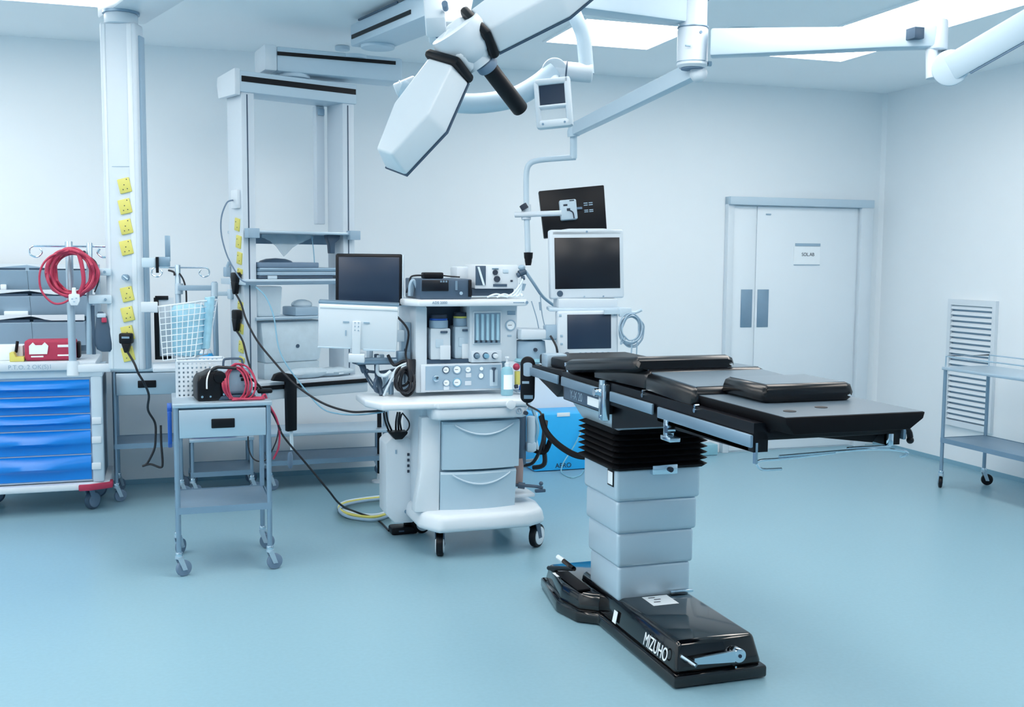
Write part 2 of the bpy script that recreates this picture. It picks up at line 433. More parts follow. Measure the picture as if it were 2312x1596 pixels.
# telescopic column: four steel sleeves, each wider than the one below
cx0, cx1, cy0, cy1 = 1.781, 2.118, 3.99, 4.30
zz = [(0.150, 0.300), (0.298, 0.445), (0.443, 0.583), (0.581, 0.722)]
for i, (a, b) in enumerate(zz):
    e = 0.0085 * i
    MB().box((cx0 - e, cy0 - e, a), (cx1 + e, cy1 + e, b), 0.016, 3).build('column_sleeve', M_SLEEVE, OT)
MB().box((2.02, 3.972, 0.168), (2.125, 3.986, 0.180), 0.002).build('column_clip', M_CHROME, OT)
fr_ = MB().cbox((0, 0, 0), (0.062, 0.068, 0.004), 0.008, X=frame((1.7535, 4.02, 0.675), (0, -1, 0), (0, 0, 1))).build('rating_plate_frame', M_BLACK, OT)
MB().cbox((0, 0, 0.001), (0.05, 0.055, 0.005), 0.004, X=frame((1.7535, 4.02, 0.675), (0, -1, 0), (0, 0, 1))).build('rating_plate', M_LABEL, fr_)
# bellows
rings = []
N = 7; zb0, zb1 = 0.715, 0.885
for i in range(2 * N + 1):
    z = zb0 + (zb1 - zb0) * i / (2 * N); e = 0.038 if i % 2 else 0.012
    if i == 0: e = 0.026
    x0, x1, y0, y1 = cx0 - 0.026 - e + 0.012, cx1 + 0.026 + e - 0.012, cy0 - 0.026 - e + 0.012, cy1 + 0.026 + e - 0.012
    k = 0.02
    rings.append([(x0 + k, y0, z), (x1 - k, y0, z), (x1, y0 + k, z), (x1, y1 - k, z), (x1 - k, y1, z), (x0 + k, y1, z), (x0, y1 - k, z), (x0, y0 + k, z)])
MB().loft(rings).build('bellows', M_RUBBER, OT, angle=10)
bc = MB().box((1.905, 3.935, 0.693), (2.02, 3.965, 0.735), 0.004).build('column_catch', M_CHROME, OT)
MB().cyl((1.985, 3.925, 0.714), (1.985, 3.937, 0.714), 0.011).build('catch_knob', M_INK, bc)
# head of the column, under the table top
hd = [(1.76, 3.96), (2.14, 3.96), (2.14, 4.36), (1.76, 4.36)]
MB().prism(hd, 0.875, 1.0, bev=0.012, top=[(1.70, 3.96), (2.19, 3.96), (2.19, 4.44), (1.70, 4.44)]).build('column_head', M_SLEEVE, OT)
# side frames and black under-frame
XL, XR = 1.69, 2.22
for xs, sg in ((XL, 1), (XR, -1)):
    f = MB().prism([(0, 0), (0.0, 0.09), (1.16, 0.09), (1.16, 0)], 0, 0.05, frame((xs if sg > 0 else xs - 0.05, 2.80, 1.0), (0, 1, 0), (0, 0, 1)))
    f.build('side_frame', M_BLACK, OT)
    f = MB().prism([(3.93, 0.955), (4.42, 0.955), (4.44, 1.08), (3.93, 1.08)], 0, 0.05, Matrix(((0, 0, 1, xs if sg > 0 else xs - 0.05), (1, 0, 0, 0), (0, 1, 0, 0), (0, 0, 0, 1))), 0.006)
    f.build('back_side_frame', M_BLACK, OT)
    f = MB().prism([(4.43, 1.0), (4.50, 0.955), (4.87, 1.04), (4.87, 1.07), (4.43, 1.085)], 0, 0.045, Matrix(((0, 0, 1, xs if sg > 0 else xs - 0.045), (1, 0, 0, 0), (0, 1, 0, 0), (0, 0, 0, 1))), 0.005)
    f.build('head_side_frame', M_BLACK, OT)
    xo = xs - 0.012 * sg
    for a, b, z0, z1 in ((2.79, 3.43, 1.016, 1.056), (3.475, 3.86, 1.02, 1.060), (3.985, 4.405, 1.02, 1.060), (4.45, 4.83, 1.02, 1.060)):
        r = MB().box((xo - 0.006, a, z0), (xo + 0.006, b, z1), 0.004)
        r.cyl((xo, a + 0.06, z0 + 0.02), (xs + 0.01 * sg, a + 0.06, z0 + 0.02), 0.008).cyl((xo, b - 0.06, z0 + 0.02), (xs + 0.01 * sg, b - 0.06, z0 + 0.02), 0.008)
        r.build('accessory_rail', M_DSTEEL, OT)
MB().prism([(3.47, 0.975), (3.94, 0.895), (3.94, 1.01), (3.47, 1.01)], 1.72, 2.18, Matrix(((0, 0, 1, 0), (1, 0, 0, 0), (0, 1, 0, 0), (0, 0, 0, 1)))).build('seat_under_frame', M_BLACK, OT)
MB().box((1.74, 3.45, 0.985), (2.17, 4.44, 1.075)).build('seat_frame', M_BLACK, OT)
MB().prism([(2.83, 1.0), (3.46, 0.985), (3.46, 1.03), (2.83, 1.03)], 1.69, 1.715, Matrix(((0, 0, 1, 0), (1, 0, 0, 0), (0, 1, 0, 0), (0, 0, 0, 1)))).build('leg_section_arm', M_BLACK, OT)
# model lettering on the side of the back section
pn = MB().box((XL - 0.004, 3.975, 0.962), (XL + 0.004, 4.40, 1.018), 0.002).build('side_panel', M_DGREY, OT)
PF = frame((XL - 0.0045, 4.25, 0.99), (0, -1, 0), (0, 0, 1))
text('Y-X 20', 0.052, PF, M_ALU, 'panel_lettering', OT, 0.0006, 0.95)
MB().box((XL - 0.0055, 3.99, 0.972), (XL - 0.0035, 4.12, 1.008), 0.001).build('panel_label', M_LABEL, OT)
# rail clamps
ck = MB().box((XL - 0.03, 3.89, 0.935), (XL + 0.0, 3.945, 1.085), 0.006)
ck.cyl((XL - 0.02, 3.915, 1.08), (XL - 0.02, 3.915, 1.10), 0.018, n=16)
ck.cyl((XL - 0.045, 3.955, 1.045), (XL - 0.02, 3.955, 1.045), 0.016).cyl((XL - 0.034, 3.92, 0.95), (XL - 0.03, 3.92, 0.95), 0.006)
ck.build('rail_clamp', M_CHROME, OT)
ck = MB().box((XL - 0.02, 3.345, 0.955), (XL + 0.01, 3.375, 1.02), 0.004).box((XL - 0.03, 3.30, 0.948), (XL + 0.012, 3.375, 0.965), 0.003)
ck.cyl((XL - 0.03, 3.33, 0.99), (XL + 0.0, 3.33, 0.99), 0.014)
ck.build('rail_clamp', M_CHROME, OT)
for yy in (3.17, 3.58):
    MB().cyl((XL - 0.008, yy, 1.078), (XL + 0.01, yy, 1.078), 0.008).cyl((XL - 0.006, yy, 1.093), (XL + 0.01, yy, 1.093), 0.006).build('frame_bolt', M_CHROME, OT)
# leg plates (bare, black, shiny) and their support bar
def plate_sec(y, top, drop=0.0):
    x0, x1 = 1.715, 2.205
    e = 0.022 + drop
    return [(x0 + e, y, top - 0.052), (x1 - e - 0.02, y, top - 0.052), (x1 - 0.006, y, top - 0.020), (x1, y, top), (x0, y, top), (x0 + 0.004, y, top - 0.02)]
MB().loft([plate_sec(2.668, 1.124, 0.012), plate_sec(2.70, 1.124), plate_sec(3.46, 1.124)], bev=0.003).build('leg_plate', M_RUBBER, OT)
MB().prism([(1.718, 2.675), (2.202, 2.675), (2.202, 3.40), (1.718, 3.40)], 1.1235, 1.1250).build('plate_top_sheen', M_SHEEN, OT)  # sheen of the black plate painted as a thin grey sheet
for xx, yy in ((1.80, 2.78), (1.945, 2.83)):
    MB().lathe([(0.020, 0), (0.020, 0.0015), (0.008, 0.0008)], Matrix.Translation((xx, yy, 1.1250)), 18).build('plate_hole_rim', M_BLACK, OT)
MB().box((1.70, 2.80, 1.035), (2.225, 2.83, 1.066), 0.004).build('leg_crossbar', M_BLACK, OT)
MB().box((1.735, 2.78, 1.064), (2.18, 3.46, 1.073)).build('leg_mounting_plate', M_BLACK, OT)
MB().prism([(1.86, 1.04), (2.14, 1.005), (2.17, 1.04)], 2.83, 2.88, Matrix(((1, 0, 0, 0), (0, 0, 1, 0), (0, 1, 0, 0), (0, 0, 0, 1)))).build('crossbar_wedge', M_BLACK, OT)
hk = MB().tube([(2.215, 2.815, 1.052), (2.235, 2.80, 1.052), (2.25, 2.795, 1.04), (2.252, 2.79, 1.022)], 0.010, k=4).ball((2.252, 2.79, 1.014), 0.012)
hk.build('end_hook', M_BLACK, OT)
ck = MB().box((2.17, 2.79, 0.998), (2.19, 2.815, 1.038), 0.003).box((2.03, 2.80, 0.992), (2.19, 2.812, 0.999), 0.002)
ck.tube([(1.78, 2.80, 0.984), (2.1, 2.80, 0.99), (2.235, 2.80, 0.978), (2.25, 2.80, 0.966), (2.225, 2.80, 0.960)], 0.004, k=4)
ck.build('release_rod', M_CHROME, OT)
ck = MB().tube([(1.98, 2.80, 0.985), (1.80, 2.80, 0.976), (1.715, 2.80, 0.974), (1.705, 2.80, 0.962), (1.725, 2.80, 0.946), (1.79, 2.80, 0.944)], 0.0045, k=4)
ck.box((1.695, 2.795, 0.965), (1.703, 2.81, 1.03))
ck.build('release_handle', M_CHROME, OT)
# cushions
def cushion(x0, x1, ya, yb, za, zb, h, r=0.026, notch=None):
    """cushion from front ya to back yb; za, zb = top heights at front and back; h = thickness"""
    rings = []
    for f, e in ((0.0, 0.022), (0.02, 0.008), (0.06, 0.0), (0.94, 0.0), (0.98, 0.008), (1.0, 0.022)):
        y = ya + (yb - ya) * f; zt = za + (zb - za) * f - e * 0.8; zl = za + (zb - za) * f - h + e * 0.3
        sec = []
        for a, px, pz in ((180, x0 + r, zt - r), (135, x0 + r, zt - r), (90, x0 + r, zt - r), (90, x1 - r, zt - r), (45, x1 - r, zt - r), (0, x1 - r, zt - r)):
            sec.append((px + (r - e * 0.0) * math.cos(rad(a)) + (e if a > 90 else -e) * 0.6, y, pz + r * math.sin(rad(a))))
        sec.append((x1 - e, y, zl + 0.022)); sec.append((x1 - 0.018 - e, y, zl + 0.016)); sec.append((x1 - 0.004 - e, y, zl + 0.010)); sec.append((x1 - 0.02 - e, y, zl))
        sec.append((x0 + 0.02 + e, y, zl)); sec.append((x0 + e, y, zl + 0.012))
        rings.append(sec)
    return MB().loft(rings)
cushion(1.81, 2.155, 2.95, 3.22, 1.184, 1.184, 0.060).build('leg_cushion', M_VINYL, OT, angle=50)
cushion(1.695, 2.205, 3.20, 3.595, 1.150, 1.164, 0.075).build('seat_cushion', M_VINYL, OT, angle=50)
cushion(1.695, 2.205, 3.56, 4.10, 1.172, 1.160, 0.080).build('back_cushion', M_VINYL, OT, angle=50)
cushion(1.665, 2.09, 3.60, 4.36, 1.222, 1.140, 0.058).build('head_cushion', M_VINYL, OT, angle=50)
def top_piece(x0, x1, ya, yb, za, zb, cu):  # grey layer on a cushion: painted reflection of the pale wall
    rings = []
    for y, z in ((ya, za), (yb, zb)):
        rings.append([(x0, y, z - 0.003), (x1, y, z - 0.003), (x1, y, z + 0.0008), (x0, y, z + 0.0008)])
    MB().loft(rings).build('top_piece', M_SHEEN, cu)
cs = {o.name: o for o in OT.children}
top_piece(1.835, 2.130, 2.972, 3.205, 1.184, 1.184, cs['leg_cushion'])
top_piece(1.715, 2.185, 3.222, 3.60, 1.1508, 1.164, cs['seat_cushion'])
top_piece(1.715, 2.185, 3.60, 4.08, 1.1712, 1.1605, cs['back_cushion'])
MB().box((1.72, 4.36, 1.075), (2.18, 4.83, 1.125), 0.012).build('head_plate', M_BLACK, OT)
ck = MB().box((1.70, 4.66, 1.06), (1.80, 4.74, 1.135), 0.004).build('head_bracket', M_ALU, OT)
MB().cyl((1.71, 4.41, 1.06), (1.71, 4.41, 1.115), 0.009).cyl((1.71, 4.41, 1.105), (1.71, 4.41, 1.12), 0.018).build('head_locking_knob', M_CHROME, OT)
MB().tube([DD(1222, 940, 5.02), DD(1232, 972, 4.98), DD(1258, 1002, 4.92), DD(1296, 1026, 4.84), DD(1330, 1031, 4.76), (1.80, 4.24, 0.745)], 0.0145).build('power_hose', M_RUBBER, OT)

# wired hand control hanging on the head-end rail
t = thing('hand_control', 'black pill-shaped wired hand control hanging at the head end of the table rail', 'remote control', (1.66, 4.86, 1.0))
HC = frame((1.675, 4.865, 0.995), (0.95, -0.31, 0), (0, 0, 1))
pill = [(0.036 * math.cos(rad(a)), (0.078 if a <= 180 else -0.078) + 0.036 * math.sin(rad(a))) for a in range(0, 360, 15)]
MB(HC).prism(pill, -0.014, 0.014, bev=0.006).build('housing', M_BLACK, t)
MB(HC).prism([(0.6 * p[0], 0.075 + (p[1] - 0.078) * 0.3) for p in pill], 0.0142, 0.0150).build('top_button', M_GREY, t)
MB(HC).cbox((-0.01, -0.012, 0.0145), (0.034, 0.012, 0.002)).build('button', M_GREY, t)
MB(HC).cbox((0.004, -0.083, 0.0145), (0.044, 0.018, 0.002)).build('label_plate', M_DSTEEL, t)
MB().tube([HC @ V((0.0, -0.108, 0)), HC @ V((0.002, -0.125, 0)), DD(1219, 930, 5.05), DD(1222, 944, 5.02)], 0.005, k=4).build('cord', M_CABLE, t)
# ------------------------------------------------------------------ anaesthesia machine
AM = thing('anaesthesia_machine', 'white anaesthesia machine with grey drawers, gauges and vaporizers in the middle of the room', 'anaesthesia machine', (1.64, 5.6, 0))
base = [(1.25, 5.42), (1.33, 5.27), (1.84, 5.27), (1.95, 5.34), (1.98, 5.52), (1.94, 6.0), (1.25, 6.0)]
MB().prism(base, 0.148, 0.240, bev=0.03, top=[(x * 0.94 + 1.64 * 0.06, y * 0.97 + 5.6 * 0.03) for x, y in base], seg=3).build('base_plate', M_WHITE, AM)
def caster(root, x, y, r, ztop, ang, mw=M_TIRE, mf=M_DSTEEL, wid=0.024, disc=None, off=0.03, name='caster'):
    """swivel caster: fork, wheel (and wheel disc) below (x, y, ztop)"""
    R = Matrix.Translation((x, y, 0)) @ Matrix.Rotation(ang, 4, 'Z')
    f = MB(R)
    f.cyl((0, 0, ztop - 0.012), (0, 0, ztop), r * 0.5, n=14)
    for sg in (-1, 1):
        f.prism([(-r * 0.35, ztop - 0.012), (r * 0.35, ztop - 0.012), (off + r * 0.3, r * 0.8), (off - r * 0.3, r * 0.8)], sg * (wid / 2 + 0.004) - 0.0025, sg * (wid / 2 + 0.004) + 0.0025, Matrix(((1, 0, 0, 0), (0, 0, 1, 0), (0, 1, 0, 0), (0, 0, 0, 1))))
    f.cyl((off, -wid / 2 - 0.008, r), (off, wid / 2 + 0.008, r), 0.006, n=10)
    c = f.build(name, mf, root)
    MB(R).cyl((off, -wid / 2, r), (off, wid / 2, r), r, n=26, bev=0.004).build('wheel', mw, c)
    if disc:
        MB(R).cyl((off, -wid / 2 - 0.006, r), (off, wid / 2 + 0.006, r), r * 0.78, n=26, bev=0.003).build('wheel_disc', disc, c)
    return c
for x, y, a in ((1.365, 5.375, 1.25), (1.905, 5.40, 0.75), (1.36, 5.88, 0.4), (1.90, 5.88, 2.2)):
    caster(AM, x, y, 0.064, 0.152, a, M_BLACK, M_DGREY, 0.036, M_WHITE, 0.03)
# lower cabinet
MB().prism([(1.285, 0.23), (1.285, 0.74), (1.285, 0.80), (1.45, 0.80), (1.45, 0.23)], 5.46, 5.92, Matrix(((1, 0, 0, 0), (0, 0, 1, 0), (0, 1, 0, 0), (0, 0, 0, 1))), 0.008).build('side_pillar', M_PLAST, AM)
lp = [(1.235, 0.235), (1.27, 0.45), (1.275, 0.745), (1.385, 0.745), (1.375, 0.23)]
MB().prism(lp, 5.42, 5.5, Matrix(((1, 0, 0, 0), (0, 0, 1, 0), (0, 1, 0, 0), (0, 0, 0, 1))), 0.012).build('front_pillar', M_WHITE, AM)
MB().box((1.378, 5.44, 0.225), (1.80, 5.92, 0.745), 0.006).build('drawer_cabinet', M_PLAST2, AM)
def dfront(z0, z1, x0, x1, yt, yb):
    """bowed drawer front with a smile-shaped grip"""
    rings = []
    for k in range(9):
        u = k / 8; x = x0 + (x1 - x0) * u; bow = 0.030 * (1 - (2 * u - 1) ** 2)
        rings.append([(x, yb - bow, z0), (x, yt - bow, z1 - 0.012), (x, yt - bow + 0.008, z1), (x, 5.46, z1), (x, 5.46, z0)])
    return MB().loft(rings)
for z0, z1, x0, x1, yt, yb in ((0.462, 0.718, 1.385, 1.812, 5.385, 5.40), (0.232, 0.448, 1.378, 1.80, 5.405, 5.43)):
    dr = dfront(z0, z1, x0, x1, yt, yb).build('drawer', M_DRAWER, AM, angle=30)
    rings = []
    for k in range(13):
        u = k / 12; x = x0 + 0.06 + (x1 - x0 - 0.10) * u; g = 0.052 * (1 - (2 * u - 1) ** 2)
        uu = (x - x0) / (x1 - x0); bow = 0.030 * (1 - (2 * uu - 1) ** 2)
        yy = yt - bow
        rings.append([(x, yy - 0.004, z1 - 0.022 - g), (x, yy - 0.009, z1 - 0.016 - g), (x, yy - 0.006, z1 - 0.010 - g), (x, yy + 0.004, z1 - 0.014 - g)])
    MB().loft(rings).build('grip', M_PLAST2, dr)
# work surface
MB().prism([(0.99, 5.50), (1.05, 5.335), (1.33, 5.335), (1.34, 5.315), (1.83, 5.315), (1.87, 5.36), (1.88, 5.78), (0.99, 5.78)], 0.798, 0.838, bev=0.012, seg=3).build('work_surface', M_WHITE, AM)
ap = MB().prism([(1.315, 5.36), (1.345, 5.325), (1.815, 5.325), (1.845, 5.36), (1.845, 5.76), (1.315, 5.76)], 0.738, 0.799, bev=0.012).build('apron', M_PLAST, AM)
MB().cyl((1.735, 5.300, 0.812), (1.735, 5.34, 0.812), 0.026, n=20, bev=0.004).build('brake_button', M_WHITE, ap)
MB().ring((1.785, 5.322, 0.775), (0, 1, 0), 0.015, 0.003).cbox((1.785, 5.322, 0.775), (0.006, 0.006, 0.014)).build('outlet', M_GREY, ap)
MB().cyl((1.822, 5.308, 0.762), (1.822, 5.33, 0.762), 0.011).build('outlet_knob', M_INK, ap)
MB().cyl((1.845, 5.312, 0.785), (1.845, 5.33, 0.785), 0.010).build('outlet_knob', M_CHROME, ap)
# upper cabinet
Yc = 5.56
x0, z0, x1, z1 = rect(938, 888, 1168, 690, Yc)
MB().box((x0, Yc + 0.20, z0), (x1, Yc + 0.42, z1)).build('cabinet_back', M_PLAST2, AM)
la, lb = PY(965, 690, Yc).x, PY(1060, 690, Yc).x
za, zb = PY(965, 818, Yc).z, PY(965, 695, Yc).z
MB().box((x0, Yc, z0), (la, Yc + 0.42, z1), 0.012).build('cabinet_side', M_PLAST, AM)
MB().box((la - 0.003, Yc + 0.19, za), (lb + 0.003, Yc + 0.205, zb)).build('vaporizer_bay', M_DGREY, AM)
MB().box((la - 0.001, Yc + 0.02, za - 0.01), (lb + 0.003, Yc + 0.2, za + 0.012)).build('bay_floor', M_DGREY, AM)
# flow-meter block
p = MB(); slab(p, 1060, 690, 1168, 818, Yc, 0.2, 0.006); fb = p.build('flowmeter_block', M_PLAST, AM)
p = MB(); slab(p, 1068, 702, 1133, 777, Yc - 0.012, 0.03, 0.004); p.build('flowmeter_frame', M_WHITE, fb)
p = MB(); slab(p, 1071, 706, 1130, 775, Yc - 0.015, 0.006, 0.0); wn = p.build('flowmeter_window', M_DSTEEL, AM)
for k in range(5):
    xx = 1078 + k * 11.5
    a, b = PY(xx, 709, Yc - 0.017), PY(xx, 768, Yc - 0.017)
    MB().cyl(b, a, 0.0085, n=10).build('flow_tube', M_GLASS, wn)
    MB().cyl(PY(xx - 3, 773, Yc - 0.017), PY(xx - 3, 768, Yc - 0.017), 0.006, n=8).build('flow_float', M_INK, wn)
def gauge(px, py, r, y, m_rim, m_face=M_LABEL, parent=AM, needle=True, kn=False):
    c = PY(px, py, y)
    g = MB().cyl(c, c + V((0, 0.02, 0)), r, n=28, bev=0.003).ring(c, (0, 1, 0), r * 0.9, r * 0.14).build('gauge', m_rim, parent)
    MB().cyl(c - V((0, 0.001, 0)), c + V((0, 0.003, 0)), r * 0.82, n=24).build('dial', m_face, g)
    if needle: MB().cbox(c + V((-r * 0.15, -0.002, 0)), (r * 0.7, 0.002, r * 0.08)).build('needle', M_INK, g)
    return g
gauge(1153, 734, 0.030, Yc - 0.006, M_GREY)
p = MB(); slab(p, 1146, 702, 1164, 711, Yc - 0.004, 0.01, 0.002); p.build('maker_plate', M_DSTEEL, AM)
p = MB(); slab(p, 1146, 756, 1155, 760, Yc - 0.003, 0.01, 0.0); p.build('maker_plate', M_GREY, AM)
p = MB(); slab(p, 1064, 791, 1133, 819, Yc - 0.012, 0.05, 0.004); kb = p.build('flow_knob_panel', M_PLAST, AM)
for k, c_ in enumerate((M_DSTEEL, M_BCABLE, M_WHITE)):
    c = PY(1076 + k * 20.5, 803, Yc - 0.012)
    MB().cyl(c - V((0, 0.028, 0)), c, 0.0135, n=14, bev=0.003).build('flow_knob', c_, kb)
    MB().cyl(c - V((0, 0.004, 0)), c, 0.018, n=16).build('knob_collar', M_DGREY, kb)
# gauge panel under the bay
p = MB(); slab(p, 950, 819, 1134, 886, Yc - 0.010, 0.1, 0.004); p.build('panel_surround', M_PLAST, AM)
p = MB(); slab(p, 961, 823, 1131, 881, Yc - 0.014, 0.01, 0.0); gp = p.build('gauge_panel', M_GREY, AM)
Yg = Yc - 0.018
gauge(1007, 835, 0.020, Yg, M_DGREY); gauge(1032, 834, 0.024, Yg, M_DSTEEL); gauge(1057, 834, 0.018, Yg, M_GREY)
gauge(1008, 864, 0.020, Yg, M_DSTEEL); gauge(1032, 863, 0.024, Yg, M_BCABLE)
gauge(1086, 848, 0.017, Yg, M_DSTEEL, M_LABEL, AM, False); gauge(1087, 832, 0.012, Yg, M_GREY, M_LABEL, AM, False)
c = PY(983, 854, Yg); MB().cyl(c - V((0, 0.02, 0)), c + V((0, 0.004, 0)), 0.017, n=18, bev=0.003).build('supply_knob', M_CHROME, AM)
for px_, py_, w_ in ((1057, 865, 14), (1008, 876, 12), (1058, 847, 12)):
    p = MB(); slab(p, px_ - w_ / 2, py_ - 5, px_ + w_ / 2, py_ + 5, Yg + 0.001, 0.004, 0); p.build('panel_label', M_PLAST, AM)
tg = MB().cyl(PY(1115, 862, Yg), PY(1115, 838, Yg), 0.005, n=8).lathe([(0.002, -0.01), (0.014, 0.012), (0.002, 0.014)], Matrix.Translation(PY(1115, 835, Yg)), 12).build('selector_lever', M_DGREY, AM)
p = MB(); slab(p, 1106, 834, 1124, 872, Yg + 0.002, 0.004, 0.002); p.build('selector_plate', M_PLAST2, AM)
# top shelf
ts = MB()
A0, A1 = PY(922, 690, 5.46), PY(1198, 672, 5.46)
ts.prism([(A0.x + 0.05, 5.44), (A1.x - 0.03, 5.44), (A1.x, 5.50), (A1.x, 5.99), (A0.x, 5.99), (A0.x, 5.56)], PY(1000, 692, 5.44).z, PY(1000, 677, 5.44).z, bev=0.010)
tsh = ts.build('top_shelf', M_WHITE, AM)
TOPZ = PY(1000, 677, 5.44).z
text('ADS 2000', 0.020, facing((PY(993, 683, 5.4385).x, 5.4385, PY(993, 683.5, 5.4385).z)), M_INK2, 'shelf_lettering', AM)
p = MB(); slab(p, 1159, 682, 1184, 684, 5.4385, 0.003, 0); p.cyl(PY(1190, 683, 5.4375), PY(1190, 683, 5.4375) + V((0, 0.003, 0)), 0.008); p.build('shelf_mark', M_INK2, AM)
# left equipment rail
p = MB(); slab(p, 908, 728, 928, 880, 5.66, 0.05, 0.004); rl = p.build('left_rail', M_ALU, AM)
MB().cyl(PY(914, 865, 5.64), PY(914, 787, 5.64), 0.004).build('rail_slot', M_DGREY, rl)
# right-hand absorber and breathing block
XB = PY(1170, 760, 5.55).x
ab = MB().prism([(0, 0), (0.17, 0), (0.165, 0.055), (0, 0.06)], 0, 0.16, frame((XB, 5.66, PY(1170, 768, 5.5).z), (1, 0, 0), (0, 0, 1)), 0.012).build('breathing_block', M_PLAST, AM)
p = MB(); p.lathe([(0.045, 0), (0.085, 0.02), (0.092, 0.06), (0.085, 0.12), (0.07, 0.125)], Matrix.Translation((XB + 0.085, 5.60, PY(1185, 822, 5.5).z)), 24); bl = p.build('absorber_dome', M_GREY, AM)
MB().cyl((XB + 0.085, 5.495, PY(1195, 790, 5.5).z), (XB + 0.085, 5.515, PY(1195, 790, 5.5).z), 0.010).build('dome_screw', M_INK, bl)
p = MB(); p.lathe([(0.012, -0.03), (0.02, 0), (0.06, 0.035), (0.088, 0.05), (0.075, 0.065)], Matrix.Translation((XB + 0.065, 5.56, PY(1170, 838, 5.5).z)), 20); p.build('drain_cup', M_TEAL, AM)
p = MB(); p.cyl(PY(1168, 868, 5.52), PY(1168, 838, 5.52), 0.016, n=14); p.build('flow_column', M_YCABLE, AM)
p = MB(); p.ball(PY(1166, 828, 5.52), 0.020); p.build('red_valve', M_RED, AM)
p = MB(); p.lathe([(0.022, 0), (0.019, 0.02), (0.012, 0.034)], Matrix.Translation(PY(1180, 880, 5.50)), 16); p.build('blue_cap', M_BLUE3, AM)
p = MB(); p.cyl(PY(1162, 873, 5.50), PY(1169, 872, 5.50), 0.011); p.build('port_plug', M_INK, AM)
p = MB(); slab(p, 1167, 882, 1196, 886, 5.50, 0.10, 0.002); p.build('port_shelf', M_GREY, AM)
# arm that carries the two screens
a0, a1 = V((XB + 0.12, 5.72, PY(1200, 755, 5.7).z)), DD(1318, 760, 5.98)
MB().tube([a0, a1], 0.028, k=1, n=12).cyl(a1 - V((0, 0, 0.30)), a1 + V((0, 0, 0.20)), 0.026).build('screen_arm', M_PLAST2, AM)
SHF = Matrix.Translation((-0.06, 0, -0.06))
# canisters and hoses low on the right side
p = MB(SHF); p.cyl((1.92, 5.55, 0.50), (1.92, 5.55, 0.80), 0.042, n=20, bev=0.006); cn = p.build('suction_canister', M_DGREY, AM)
MB(SHF).cyl((1.92, 5.55, 0.80), (1.92, 5.55, 0.83), 0.046, n=20, bev=0.004).build('canister_lid', M_BLACK, cn)
p = MB(SHF); p.lathe([(0.030, 0), (0.034, 0.1), (0.028, 0.14)], Matrix.Translation((1.905, 5.52, 0.40)), 16); p.build('brown_canister', M_COPPER, AM)
p = MB(SHF); p.cyl((1.985, 5.53, 0.57), (1.985, 5.53, 0.77), 0.024, n=16, bev=0.005).cbox((1.985, 5.53, 0.60), (0.055, 0.05, 0.05), 0.008); p.build('clear_canister', M_PLAST2, AM)
for k, (a, b, m) in enumerate((((2.02, 5.60, 0.80), (2.00, 5.54, 0.60), M_BCABLE), ((2.04, 5.60, 0.78), (2.06, 5.62, 0.52), M_WCABLE), ((2.10, 5.66, 0.76), (2.03, 5.6, 0.50), M_CABLE), ((2.12, 5.66, 0.72), (2.10, 5.62, 0.48), M_CABLE))):
    a, b = V(a), V(b)
    MB(SHF).tube([a, (a + b) / 2 + V((0.02 * (-1) ** k, -0.03, 0)), b, b + V((-0.05, 0.05, -0.03))], 0.010 if k != 3 else 0.014).build('breathing_hose', m, AM)
p = MB(SHF).tube([(2.00, 5.6, 0.58), (2.09, 5.60, 0.55), (2.12, 5.58, 0.62)], 0.015, k=4).build('corrugated_hose', M_RUBBER, AM)
p = MB(SHF).tube([(1.88, 5.50, 0.395), (1.98, 5.46, 0.39), (2.03, 5.45, 0.38)], 0.009).cyl((1.935, 5.48, 0.39), (1.90, 5.49, 0.395), 0.018).ball((2.02, 5.45, 0.405), 0.012).cbox((2.015, 5.45, 0.365), (0.06, 0.02, 0.018), 0.004)
p.build('foot_brake_lever', M_DGREY, AM)
MB(SHF).box((1.86, 5.46, 0.33), (1.99, 5.62, 0.35), 0.006).build('canister_tray', M_PLAST, AM)

# vaporizers in the bay (they lift out)
def vaporizer(x, y, zb, h, w, label, capm, boxm):
    t = thing('vaporizer', label, 'vaporizer', (x, y, zb), 0, 'vaporizers in the machine bay')
    MB().box((x - w / 2, y - 0.05, zb), (x + w / 2, y + 0.075, zb + h * 0.72), 0.008).build('body', boxm, t)
    dl = MB().cyl((x, y, zb + h * 0.72), (x, y, zb + h * 0.90), w * 0.46, n=24, bev=0.004).build('dial', M_GREY, t)
    MB().cyl((x, y, zb + h * 0.90), (x, y, zb + h * 0.945), w * 0.44, n=24, bev=0.003).build('dial_ring', capm, dl)
    MB().cyl((x, y, zb + h * 0.945), (x, y, zb + h * 1.03), w * 0.42, n=24, bev=0.004).build('dial_cap', M_INK, dl)
    MB().box((x - w * 0.25, y - 0.055, zb + h * 0.28), (x + w * 0.12, y - 0.049, zb + h * 0.48), 0.002).build('filler_window', M_PLAST2, t)
    MB().box((x - w * 0.05, y - 0.058, zb), (x + w * 0.48, y - 0.049, zb + h * 0.33), 0.003).build('sight_plate', M_WHITE, t)
    MB().cbox((x + w * 0.15, y - 0.056, zb + h * 0.64), (w * 0.35, 0.012, h * 0.05), 0.003).build('lock_lever', M_DGREY, t)
    return t
vz = PY(1000, 812, Yc + 0.06).z
va, vb = PY(990, 760, Yc + 0.06).x, PY(1038, 760, Yc + 0.09).x
vaporizer(va, Yc + 0.06, za + 0.012, 0.235, 0.112, 'left vaporizer with the blue-rimmed dark cap in the machine bay', M_BLUE3, M_PLAST)
vaporizer(vb, Yc + 0.085, za + 0.012, 0.245, 0.085, 'right vaporizer with the yellow-marked cap in the machine bay', M_YEL, M_PLAST2)

